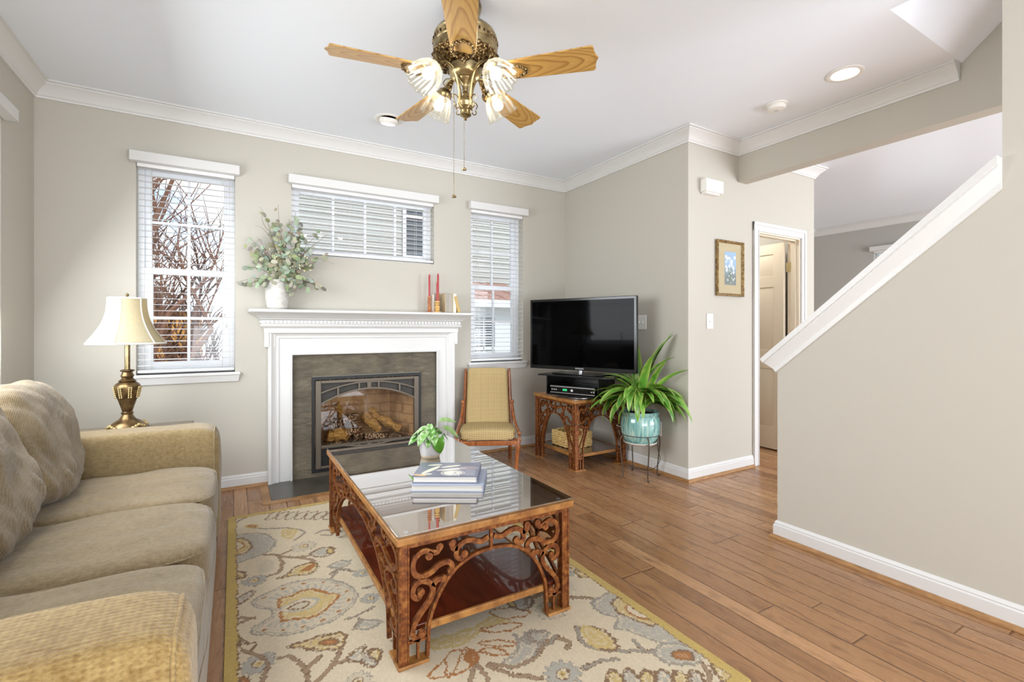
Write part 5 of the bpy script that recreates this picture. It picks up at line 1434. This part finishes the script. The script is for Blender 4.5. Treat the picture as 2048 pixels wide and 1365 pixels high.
for kk in range(4):
    az = base_az+radians(45+90*kk); u = Vector((cos(az), sin(az), 0)); up_ = Vector((0,0,1))
    q = MB(); P = lambda r, z: u*r+up_*Z(z)
    q.tube(smooth_path([P(.022,2.236),P(.038,2.25),P(.036,2.30),P(.048,2.36),P(.075,2.405),P(.115,2.418),P(.148,2.405),P(.165,2.385)], 6), .0075, 8)
    q.tube(smooth_path([P(.038,2.27),P(.060,2.285),P(.075,2.275),P(.068,2.258)], 5), .0028, 6)
    q.tube(smooth_path([P(.034,2.236),P(.052,2.225),P(.068,2.235),P(.062,2.25)], 5), .0028, 6)
    q.tube(smooth_path([P(.115,2.418),P(.13,2.43),P(.155,2.435),P(.175,2.425),P(.168,2.412)], 5), .0028, 6)
    ao = part('light_arm', q, M['brass'], fan)
    ax = (u*.85-up_).normalized(); org = P(.160, 2.388)
    zax = ax; xax = Vector((-u.y, u.x, 0)); yax = zax.cross(xax)
    F4 = Matrix(((xax.x,yax.x,zax.x,org.x),(xax.y,yax.y,zax.y,org.y),(xax.z,yax.z,zax.z,org.z),(0,0,0,1)))
    q = MB(); q.M = F4; q.lathe([(0,-.006),(.012,-.004),(.024,.004),(.028,.014),(.029,.030),(.026,.034),(0,.034)], 28)
    for i in range(3): q.tube([(.027*cos(i*2.09), .027*sin(i*2.09), .026), (.036*cos(i*2.09), .036*sin(i*2.09), .026)], .0022, 6)
    ho_ = part('shade_holder', q, M['brass'], ao)
    q = MB(); q.M = F4
    prof = [(.025,.020),(.036,.030),(.050,.046),(.060,.066),(.066,.088),(.069,.108),(.072,.126),(.077,.140)]
    q.lathe(prof, 96, wave=lambda r, z, a: r*(1+(.028+.05*max(0, (z-.06)/.076))*cos(12*a+z*16)*1.0) + (.0), cap=False)
    so2 = part('glass_shade', q, M['fan_glass'], ao, 'ribbed clear glass tulip shade'); md = so2.modifiers.new('t', 'SOLIDIFY'); md.thickness = .0022
    q = MB(); q.M = F4; q.lathe([(.0,.034),(.011,.036),(.013,.050),(.022,.066),(.026,.082),(.022,.098),(.012,.106),(0,.109)], 22); part('bulb', q, M['bulb'], ao, 'lit bulb')
right = Vector((cos(radians(-30.34)), sin(radians(-30.34)), 0))
for off, za, zb, nm in ((-.055, 2.44, 1.815, 'pull_chain'), (-.006, 2.184, 1.945, 'pull_chain')):
    q = MB(); p = right*off
    q.tube([(p.x, p.y, Z(za)), (p.x, p.y, Z(zb))], .0011, 5)
    n = int((za-zb)/.02)
    for i in range(n): q.puff((p.x, p.y, Z(za)-i*.02), (.0018,.0018,.0018), 2, 2)
    q.lathe([(0,-.004),(.010,-.002),(.012,.003),(.008,.008),(.002,.012)], 16, (p.x, p.y, Z(zb))); part(nm, q, M['brass'], fan)

# ================================================================ CEILING AND WALL FITTINGS
def recessed(x, y, label, eyeball=False):
    t = thing('recessed_light', label, 'ceiling light', (x, y, ZC), 0, 'white recessed ceiling lights')
    q = MB(); q.lathe([(.098,-.0005),(.098,-.005),(.088,-.009),(.074,-.006),(.070,.0),(.070,-.0005)], 40); part('trim_ring', q, M['white'], t)
    q = MB()
    if eyeball:
        q.M = Matrix.Rotation(radians(14), 4, 'X'); q.lathe([(.068,0),(.069,-.012),(.064,-.028),(.054,-.038),(.050,-.036),(0,-.032)], 36); part('eyeball', q, M['white'], t)
        q = MB(); q.M = Matrix.Rotation(radians(14), 4, 'X'); q.lathe([(.048,-.0372),(.044,-.040),(0,-.041)], 30)
    else: q.lathe([(.069,-.0012),(.05,-.004),(0,-.005)], 36)
    part('lens', q, M['led'], t)
recessed(3.21, 1.475, 'bright flat recessed light in the ceiling near the stair rail')
recessed(.99, 3.50, 'small eyeball recessed light in the ceiling beyond the fan', True)
t = thing('smoke_detector', 'round white smoke detector on the ceiling', 'smoke detector', (3.242, 1.917, ZC))
q = MB(); q.lathe([(.068,-.0005),(.068,-.010),(.062,-.012),(0,-.012)], 40); part('base_plate', q, M['white'], t)
q = MB(); q.lathe([(.056,-.012),(.058,-.022),(.052,-.036),(.030,-.042),(0,-.042)], 40, wave=lambda r, z, a: r*(1+.01*cos(24*a))); part('cover', q, M['white'], t)
q = MB(); q.box(-.012, .012, -.012, .012, -.045, -.041); part('test_button', q, M['silver'], t, bevel=.002)
# door chime on the wing wall
t = thing('door_chime', 'small white door chime box high on the grey wall', 'door chime', (3.292, YW, 2.32))
q = MB(); q.box(-.105, .105, -.062, -.0005, -.05, .05); part('cover', q, M['white'], t, bevel=.005)
q = MB()
for i in range(7): q.box(-.075, .075, -.0645, -.061, -.030+i*.009, -.027+i*.009)
part('grille', q, M['white'], t)
q = MB(); q.box(-.09, .075, -.045, -.0005, -.064, -.0505); part('mounting_plate', q, M['white'], t)
# switches
def plate(name, label, loc, rz, w_, n):
    t = thing(name, label, 'light switch', loc, rz, 'white wall switch plates'); 
    q = MB(); q.box(-w_/2, w_/2, -.006, -.0004, -.062, .062); part('cover_plate', q, M['white'], t, bevel=.003)
    for i in range(n):
        x = (i-(n-1)/2)*.046; q = MB(); q.box(x-.0055, x+.0055, -.0075, -.0055, -.013, .013); q.M = Matrix.Translation((x, -.009, .0)) @ Matrix.Rotation(radians(28 if i != 1 else -28), 4, 'X'); q.box(-.0042, .0042, -.008, .008, -.004, .004)
        part('toggle', q, M['white'], t)
        q = MB()
        for zz in (.030, -.030): q.M = Matrix.Translation((x, -.006, zz)) @ Matrix.Rotation(radians(90), 4, 'X'); q.lathe([(.003,0),(.002,.0012),(0,.0014)], 10)
        part('screw', q, M['silver'], t)
plate('light_switch', 'triple toggle switch plate on the wall right of the television', (XT, 3.012, 1.244), radians(-90), .162, 3)
plate('light_switch', 'single switch plate on the grey wall below the framed print', (3.303, YW, 1.248), 0, .078, 1)
# framed print
t = thing('framed_print', 'narrow gilded frame with khaki mat and blue and white flower print', 'picture', (3.548, YW, 1.686))
W2, H2 = .172, .228
q = MB(); 
fp_ = [(0,.0005),(0,.026),(.004,.030),(.010,.027),(.016,.018),(.022,.014),(.022,.0005)]
k = len(fp_); vs_ = []
for (x, z, sx, sz) in ((-W2,-H2,1,1),(-W2,H2,1,-1),(W2,H2,-1,-1),(W2,-H2,-1,1)):
    for d, o in fp_: vs_.append((x+sx*d, -o, z+sz*d))
fs = []
for i in range(4):
    for j in range(k): j2 = (j+1) % k; i2 = (i+1) % 4; fs.append((i*k+j, i*k+j2, i2*k+j2, i2*k+j))
q.add(vs_, fs); part('frame', q, M['gilt'], t, angle=25)
q = MB(); q.box(-W2+.02, W2-.02, -.010, -.001, -H2+.02, H2-.02); part('mat_board', q, M['mat_board'], t)
nx, ny = 70, 130; xs = np.linspace(0,1,nx); ys = np.linspace(0,1,ny); Xg, Yg = np.meshgrid(xs, ys); img = np.zeros((ny,nx,3))
c_a, c_b = np.array(lin((.42,.46,.46))), np.array(lin((.58,.70,.82))); tt_ = np.clip((Yg-.25)/.35, 0, 1)[...,None]; img[:] = c_a*(1-tt_)+c_b*tt_
rng = np.random.RandomState(5); img += rng.uniform(-.04,.04,img.shape)
for i in range(34):
    cx_, cy2, r = rng.uniform(.12,.9), (rng.uniform(.36,.92) if i < 24 else rng.uniform(.05,.35)), rng.uniform(.05,.12)
    if i >= 24: r *= .6
    an = np.arctan2((Yg-cy2)*2, Xg-cx_); rr = np.hypot(Xg-cx_, (Yg-cy2)*2); m_ = rr < r*(.75+.35*np.cos(5*an+i)); img[m_] = np.array(lin((.94,.95,.96))); img[rr < r*.22] = np.array(lin((.86,.78,.6)))
for i in range(14):
    x0_ = rng.uniform(.2,.8); m_ = (abs(Xg-x0_-.1*np.sin(Yg*6+i)) < .010) & (Yg < .5); img[m_] = np.array(lin((.36,.44,.36)))
o = link_obj('flower_print', vcol_grid('flower_print', .148, .275, nx, ny, np.clip(img,0,1)), M['print'], t); o.location = (-.068, -.0108, -.135); o.rotation_euler = (radians(90),0,0)
q = MB(); q.box(-W2+.022, W2-.022, -.0145, -.0130, -H2+.022, H2-.022); part('picture_glass', q, M['picglass'], t)
RUG=[('F',[(0.097,1.345),(0.122,1.386),(0.173,1.415),(0.237,1.439),(0.301,1.439),(0.375,1.416),(0.433,1.362),(0.477,1.298),(0.5,1.223),(0.494,1.168),(0.461,1.111),(0.412,1.067),(0.358,1.04),(0.301,1.036),(0.255,1.027),(0.194,1.044),(0.14,1.076),(0.09,1.114),(0.096,1.156),(0.127,1.175),(0.161,1.204),(0.164,1.253),(0.123,1.287)],'pale','gray'),
('F',[(0.199,1.285),(0.197,1.32),(0.247,1.324),(0.29,1.346),(0.341,1.329),(0.381,1.275),(0.429,1.23),(0.395,1.171),(0.343,1.127),(0.302,1.111),(0.248,1.133),(0.202,1.136),(0.19,1.167),(0.197,1.193)],'gold','rust'),
('F',[(0.195,1.234),(0.241,1.261),(0.302,1.269),(0.343,1.229),(0.312,1.187),(0.263,1.185),(0.217,1.206)],'cream','blue'),
('F',[(0.228,1.226),(0.259,1.245),(0.304,1.241),(0.306,1.218),(0.274,1.199),(0.241,1.208)],'pale','brown'),
('L',[(0.036,1.262),(0.08,1.231),(0.102,1.223)],'taupe',0.016),
('L',[(0.029,1.186),(0.049,1.211),(0.08,1.222)],'taupe',0.016),
('L',[(0.162,1.816),(0.224,1.772),(0.236,1.702),(0.236,1.628),(0.21,1.573),(0.161,1.561)],'taupe',0.016),
('L',[(0.224,1.772),(0.279,1.789),(0.318,1.816)],'taupe',0.016),
('L',[(0.24,1.747),(0.306,1.693),(0.36,1.646),(0.377,1.597)],'taupe',0.016),
('L',[(0.306,1.693),(0.365,1.69),(0.394,1.722)],'taupe',0.016),
('L',[(0.175,0.909),(0.206,0.895),(0.233,0.838),(0.243,0.783),(0.238,0.712)],'taupe',0.016),
('L',[(0.266,0.719),(0.299,0.75),(0.335,0.793),(0.367,0.851),(0.369,0.866)],'taupe',0.016),
('L',[(0.325,0.784),(0.358,0.78),(0.38,0.782)],'taupe',0.016),
('L',[(0.243,0.783),(0.264,0.82),(0.297,0.846)],'taupe',0.016),
('L',[(0.103,2.245),(0.186,2.176),(0.283,2.129),(0.358,2.065),(0.378,2.003),(0.359,1.955),(0.323,1.92)],'gray',0.012),
('L',[(0.426,1.955),(0.484,1.981),(0.519,1.94),(0.51,1.886),(0.46,1.915)],'gray',0.012),
('L',[(0.428,1.431),(0.473,1.46),(0.533,1.404)],'gray',0.012),
('L',[(0.473,1.46),(0.427,1.392)],'gray',0.012),
('L',[(0.424,1.03),(0.474,1.03),(0.537,1.055)],'gray',0.012),
('L',[(0.436,0.943),(0.473,1.001)],'gray',0.012),
('L',[(0.032,2.35),(0.093,2.426),(0.136,2.448)],'gray',0.012),
('L',[(0.535,1.227),(0.574,1.228)],'gray',0.012),
('F',[(0.208,1.513),(0.257,1.545),(0.295,1.593),(0.343,1.602),(0.386,1.577),(0.386,1.533),(0.351,1.49),(0.307,1.489),(0.265,1.513)],'gold','brown'),
('F',[(0.312,1.541),(0.35,1.569),(0.38,1.573),(0.344,1.522)],'rust','rust'),
('F',[(0.2,0.957),(0.247,0.962),(0.292,0.97),(0.328,0.966),(0.363,0.955),(0.391,0.933),(0.391,0.886),(0.364,0.861),(0.33,0.865),(0.29,0.888),(0.248,0.929)],'gold','brown'),
('F',[(0.304,0.929),(0.341,0.933),(0.375,0.896),(0.342,0.886)],'rust','brown'),
('F',[(0.376,0.784),(0.408,0.812),(0.438,0.826),(0.448,0.812),(0.427,0.777),(0.479,0.786),(0.491,0.763),(0.467,0.723),(0.448,0.701),(0.41,0.742)],'blue','brown'),
('F',[(0.45,0.763),(0.479,0.786),(0.491,0.763),(0.467,0.723)],'gold','brown'),
('F',[(0.372,1.694),(0.416,1.742),(0.454,1.746),(0.485,1.702),(0.478,1.656),(0.436,1.632)],'blue','brown'),
('F',[(0.462,1.715),(0.485,1.702),(0.478,1.656),(0.454,1.662)],'gold','brown'),
('D',[(0.104,0.917)],'blue',0.057),
('D',[(0.113,1.549)],'blue',0.053),
('D',[(0.355,1.812)],'pale',0.061),
('D',[(0.386,0.652)],'pale',0.047),
('D',[(0.544,1.128)],'blue',0.039),
('D',[(0.561,1.367)],'blue',0.036),
('F',[(0.029,2.111),(0.088,2.152),(0.182,2.098),(0.225,1.96),(0.187,1.843),(0.11,1.807),(0.032,1.807)],'blue','gray'),
('F',[(0.029,2.083),(0.081,2.081),(0.114,1.953),(0.078,1.89),(0.032,1.901)],'gold','brown'),
('F',[(0.029,2.056),(0.068,2.033),(0.079,1.974),(0.032,1.95)],'cream','rust'),
('F',[(0.2,2.329),(0.233,2.415),(0.285,2.429),(0.258,2.353),(0.227,2.313)],'pale','brown'),
('F',[(0.251,2.3),(0.285,2.384),(0.338,2.398),(0.309,2.323),(0.278,2.284)],'pale','brown'),
('F',[(0.301,2.27),(0.337,2.354),(0.39,2.367),(0.36,2.293),(0.328,2.254)],'pale','brown'),
('F',[(0.352,2.24),(0.389,2.324),(0.443,2.336),(0.412,2.263),(0.379,2.225)],'pale','brown'),
('F',[(0.402,2.211),(0.441,2.293),(0.496,2.305),(0.463,2.233),(0.429,2.195)],'pale','brown'),
('F',[(0.452,2.181),(0.493,2.263),(0.548,2.275),(0.514,2.203),(0.479,2.166)],'pale','brown'),
('F',[(0.503,2.152),(0.545,2.232),(0.601,2.244),(0.566,2.173),(0.53,2.136)],'pale','brown'),
('F',[(0.268,2.028),(0.287,2.096),(0.344,2.063),(0.307,1.957)],'gold','gold'),
('F',[(0.437,1.525),(0.482,1.543),(0.539,1.518),(0.5,1.474),(0.454,1.486)],'blue','gray'),
('F',[(0.447,0.95),(0.484,0.985),(0.539,0.943),(0.488,0.917)],'blue','gray'),
('F',[(0.036,1.381),(0.06,1.434),(0.1,1.457),(0.094,1.403),(0.055,1.37)],'blue','brown'),
('F',[(0.04,1.126),(0.068,1.059),(0.096,1.042),(0.082,0.986),(0.059,1.024)],'cream','brown'),
('F',[(0.037,1.674),(0.069,1.669),(0.078,1.622),(0.052,1.598)],'gold','brown'),
('F',[(0.132,1.632),(0.17,1.741),(0.201,1.693),(0.185,1.615)],'pale','pale'),
('F',[(0.039,0.875),(0.071,0.856),(0.067,0.813),(0.038,0.829)],'rust','brown'),
('F',[(0.084,2.277),(0.13,2.282),(0.155,2.235),(0.116,2.227)],'rust','gold'),
('F',[(0.666,0.732),(0.791,0.715),(0.893,0.733),(1.003,0.753),(0.968,0.669),(0.845,0.683),(0.762,0.65),(0.667,0.679)],'gold','gold'),
('F',[(0.764,0.541),(0.746,0.616),(0.632,0.587),(0.598,0.548),(0.665,0.523)],'cream','rust'),
('F',[(0.764,0.541),(0.772,0.601),(0.761,0.625),(0.739,0.555)],'cream','rust'),
('F',[(0.797,0.587),(0.854,0.57),(0.883,0.52),(0.846,0.533)],'cream','rust'),
('F',[(0.817,0.627),(0.893,0.6),(0.946,0.551),(0.875,0.566)],'cream','rust'),
('F',[(0.861,0.693),(0.95,0.68),(1.014,0.642),(0.925,0.636)],'cream','rust'),
('F',[(0.74,0.603),(0.713,0.636),(0.674,0.593),(0.652,0.516)],'cream','rust'),
('F',[(0.945,0.787),(1.052,0.747),(1.08,0.687),(0.976,0.705)],'cream','rust'),
('F',[(0.763,0.606),(0.788,0.591),(0.772,0.536),(0.742,0.538)],'rust','rust'),
('F',[(0.839,0.481),(0.915,0.517),(0.954,0.564),(0.953,0.601),(0.981,0.53),(0.997,0.594),(1.073,0.55),(1.011,0.495),(0.946,0.458),(0.884,0.447)],'blue','gray'),
('L',[(0.799,0.505),(0.876,0.452),(0.967,0.454),(1.033,0.5),(1.094,0.5),(1.111,0.455),(1.084,0.435)],'taupe',0.016),
('L',[(0.795,0.499),(0.853,0.413),(0.924,0.357)],'taupe',0.016),
('L',[(0.758,0.529),(0.714,0.48),(0.701,0.432)],'taupe',0.016),
('L',[(0.766,0.524),(0.761,0.453),(0.747,0.406)],'taupe',0.016),
('L',[(1.285,0.704),(1.346,0.668),(1.383,0.622)],'taupe',0.016),
('L',[(1.197,0.516),(1.155,0.446),(1.177,0.381),(1.252,0.32),(1.37,0.251)],'gray',0.016),
('L',[(1.452,0.154),(1.428,0.091),(1.369,0.041)],'taupe',0.016),
('L',[(1.329,0.344),(1.32,0.281),(1.37,0.251)],'gray',0.016),
('L',[(1.065,0.319),(1.131,0.326),(1.206,0.298)],'gray',0.016),
('D',[(0.994,0.338)],'blue',0.064),
('D',[(1.452,0.905)],'blue',0.08),
('F',[(1.355,0.615),(1.458,0.639),(1.543,0.627),(1.514,0.499),(1.52,0.387),(1.504,0.242),(1.497,0.177),(1.444,0.242),(1.382,0.314),(1.361,0.391),(1.318,0.435),(1.37,0.475),(1.338,0.536)],'blue','gray'),
('F',[(1.499,0.615),(1.538,0.556),(1.515,0.411),(1.492,0.362),(1.458,0.444),(1.451,0.514)],'gold','brown'),
('F',[(1.233,0.494),(1.274,0.432),(1.245,0.341),(1.194,0.371),(1.209,0.433)],'gold','brown'),
('F',[(1.348,0.256),(1.393,0.272),(1.457,0.252),(1.488,0.182),(1.449,0.14),(1.365,0.174),(1.335,0.207)],'blue','gray'),
('F',[(1.398,0.226),(1.454,0.202),(1.436,0.163),(1.387,0.192)],'rust','brown'),
('F',[(1.47,0.112),(1.531,0.092),(1.5,0.02),(1.432,0.032)],'gold','brown'),
('F',[(1.111,0.248),(1.153,0.267),(1.159,0.234),(1.132,0.18),(1.09,0.198)],'gold','brown'),
('F',[(1.158,0.221),(1.2,0.239),(1.206,0.207),(1.177,0.154),(1.135,0.172)],'blue','brown'),
('F',[(1.204,0.193),(1.248,0.211),(1.253,0.179),(1.222,0.127),(1.18,0.145)],'gold','brown'),
('F',[(1.251,0.166),(1.296,0.183),(1.3,0.152),(1.267,0.101),(1.225,0.119)],'blue','brown'),
('F',[(1.298,0.139),(1.344,0.156),(1.347,0.124),(1.313,0.074),(1.27,0.093)],'gold','brown'),
('F',[(1.345,0.111),(1.392,0.128),(1.394,0.097),(1.358,0.048),(1.315,0.066)],'blue','brown')]
# ================================================================ RUG
RW, RL = 1.52, 2.47
nx, ny = 470, 760
xs = np.linspace(0, RW, nx); ys = np.linspace(0, RL, ny); GX, GY = np.meshgrid(xs, ys)
C = {'cream': (.845,.785,.675), 'pale': (.80,.75,.655), 'gold': (.80,.70,.46), 'rust': (.66,.44,.24), 'brown': (.52,.41,.31), 'taupe': (.63,.53,.43), 'gray': (.62,.585,.53), 'blue': (.69,.67,.625)}
C = {k: np.array(lin(v)) for k, v in C.items()}
img = np.zeros((ny, nx, 3)); img[:] = C['cream']
wobx = np.zeros_like(GX); woby = np.zeros_like(GX)
for i, (fx, fy, ph) in enumerate(((61,47,0),(37,83,1.3),(113,71,2.1),(29,31,.4))):
    wobx += np.sin(GX*fx+GY*fy+ph)*.0017; woby += np.sin(GX*fy-GY*fx+ph*2)*.0017
for i, (fx, fy, ph) in enumerate(((260,210,0),(330,-280,1.3))):
    wobx += np.sin(GX*fx+GY*fy+ph)*.0022; woby += np.sin(GX*fy-GY*fx+ph*2)*.0022
QX, QY = GX+wobx, GY+woby
def seg_dist(P, closed=False):
    P = [tuple(p) for p in P]
    if closed: P = P+[P[0]]
    d = np.full(QX.shape, 9.0)
    for (ax, ay), (bx, by) in zip(P, P[1:]):
        vx, vy = bx-ax, by-ay; L = vx*vx+vy*vy+1e-9
        t = np.clip(((QX-ax)*vx+(QY-ay)*vy)/L, 0, 1); d = np.minimum(d, np.hypot(QX-ax-t*vx, QY-ay-t*vy))
    return d
def window_(P, pad):
    x = [p[0] for p in P]; y = [p[1] for p in P]
    i0 = max(0, int((min(x)-pad)/RW*(nx-1))); i1 = min(nx, int((max(x)+pad)/RW*(nx-1))+2); j0 = max(0, int((min(y)-pad)/RL*(ny-1))); j1 = min(ny, int((max(y)+pad)/RL*(ny-1))+2)
    return slice(j0, max(j1, j0+1)), slice(i0, max(i1, i0+1))
FXg, FYg = QX, QY
def draw(kind, pts, *a):
    global QX, QY
    sm = [tuple(p) for p in smooth_path(pts, 4, closed=(kind == 'F'))] if kind != 'D' else pts
    pad = .03 if kind != 'D' else a[1]+.03
    w_ = window_(sm, pad); QX, QY = FXg[w_], FYg[w_]
    if QX.size == 0: QX, QY = FXg, FYg; return
    sub = img[w_]
    if kind == 'L':
        d = seg_dist(sm); sub[d < a[1]*.4+.003] = C['brown']*.9; sub[d < a[1]*.4] = C[a[0]]
    elif kind == 'F':
        n = len(sm); inside = np.zeros(QX.shape, bool)
        for (x1, y1), (x2, y2) in zip(sm, sm[1:]+sm[:1]):
            if abs(y2-y1) < 1e-9: continue
            inside ^= ((y1 > QY) != (y2 > QY)) & (QX < (x2-x1)*(QY-y1)/(y2-y1)+x1)
        d = seg_dist(sm, True); big = a[0] in ('blue', 'gold') and (d*inside).max() > .018
        if big:
            d = d - .0085*(.5+.5*np.sin(QX*210+QY*95))*(.5+.5*np.sin(QY*170-QX*60+1)); inside &= d > 0; d = np.abs(d)
        sub[inside] = C[a[0]]
        if big: sub[inside & (np.abs(d-.011) < .0022)] = C['cream']; sub[inside & (np.abs(d-.019) < .0012)] = C[a[1]]
        vein = inside & (d > .016) & (np.sin(d*420) > .55); sub[vein] = sub[vein]*.55+C['cream']*.45
        if a[0] == 'pale' and len(pts) > 12:
            sub[inside & (np.abs(d-.014) < .0022)] = C['gray']
            ang = np.arctan2(QY-np.mean([p[1] for p in sm]), (QX-np.mean([p[0] for p in sm]))*.9)
            sub[inside & (np.abs(d-.030) < .0055) & (np.sin(ang*15) > .72)] = C['rust']
            sub[inside & (d > .045) & (d < .085) & (np.sin(ang*34+d*60) > .45)] = C['blue']
            sub[inside & (np.abs(d-.092) < .0025)] = C['gray']
        sub[d < .0042] = C[a[1]]
    elif kind == 'D':
        (cx_, cy2), r = pts[0], a[1]; an = np.arctan2(QY-cy2, QX-cx_); rr = np.hypot(QX-cx_, QY-cy2)
        pet = r*(.70+.30*np.abs(np.cos(an*6))); sub[rr < pet+.004] = C['gray']*.8; sub[rr < pet] = C[a[0]]
        sub[rr < r*.42] = C['cream']; sub[(rr < r*.42) & (rr > r*.34)] = C['brown']; sub[rr < r*.22] = C['gold']; sub[rr < r*.1] = C['brown']
    img[w_] = sub; QX, QY = FXg, FYg
for it in RUG: draw(it[0], it[1], *it[2:])
# hidden far and right zones repeat the same motifs, turned half round
def turned(it): return (it[0], [(RW-x, RL-y) for x, y in it[1]])+tuple(it[2:])
occ = (np.abs(img-C['cream']).sum(2) > .01)
from_zone = lambda it: all(((x > .62 and y > 1.0) or (x > .95 and y > .35)) for x, y in turned(it)[1])
for it in RUG:
    t_ = turned(it)
    if from_zone(it): draw(t_[0], t_[1], *t_[2:])
for pts in ([(.06,1.02),(.13,.92),(.10,.78)], [(.25,.55),(.35,.40),(.30,.25),(.18,.15)], [(.75,.35),(.9,.28),(1.05,.10)], [(1.1,.75),(1.22,.9),(1.20,1.1),(1.3,1.25)]): draw('L', pts, 'taupe', .015)
rng = np.random.RandomState(2); nz = rng.normal(0, 1, (ny, nx)); nz = (nz+np.roll(nz,1,0)+np.roll(nz,1,1)+np.roll(nz,-1,0))/2; img *= (1+nz*.035)[..., None]
low = sum(np.sin(GX*a+GY*b+c) for a, b, c in ((5,3,0),(2,7,1),(9,-4,2)))/3; img *= (1+low*.03)[..., None]
edge = np.minimum(np.minimum(QX, RW-QX), np.minimum(QY, RL-QY)); bd = edge < .040
img[bd] = np.array(lin((.77,.66,.38)))*(1+nz[bd]*.05)[:, None]; img[(edge > .040) & (edge < .0445)] = C['brown']
def rug_b(nt, s):
    a = nt.node('ShaderNodeAttribute'); a.attribute_name = 'dye'; n = nt.noise(nt.coord(), 420, 3, .7); n2 = nt.noise(nt.coord(), 60, 3)
    link(nt, s, Base_Color=nt.mix(nt.m('MULTIPLY', n, .25), a.outputs['Color'], nt.mix(.5, a.outputs['Color'], rgb(120,100,70))), Normal=nt.bump(nt.m('ADD', n, n2), .45, .004))
M['rug'] = material('hand tufted wool', rough=.95, spec=.1, build=rug_b, Sheen_Weight=.15)
rg = thing('area_rug', 'cream floral wool rug with gold border under the coffee table', 'rug', (-.030, .965, 0))
q = MB(); q.box(0, RW, 0, RL, .0005, .0125); part('rug_backing', q, M['rugbase'], rg, bevel=.004)
o = link_obj('pile', vcol_grid('pile', RW-.004, RL-.004, nx, ny, np.clip(img, 0, 1)), M['rug'], rg); o.location = (.002, .002, .0132)
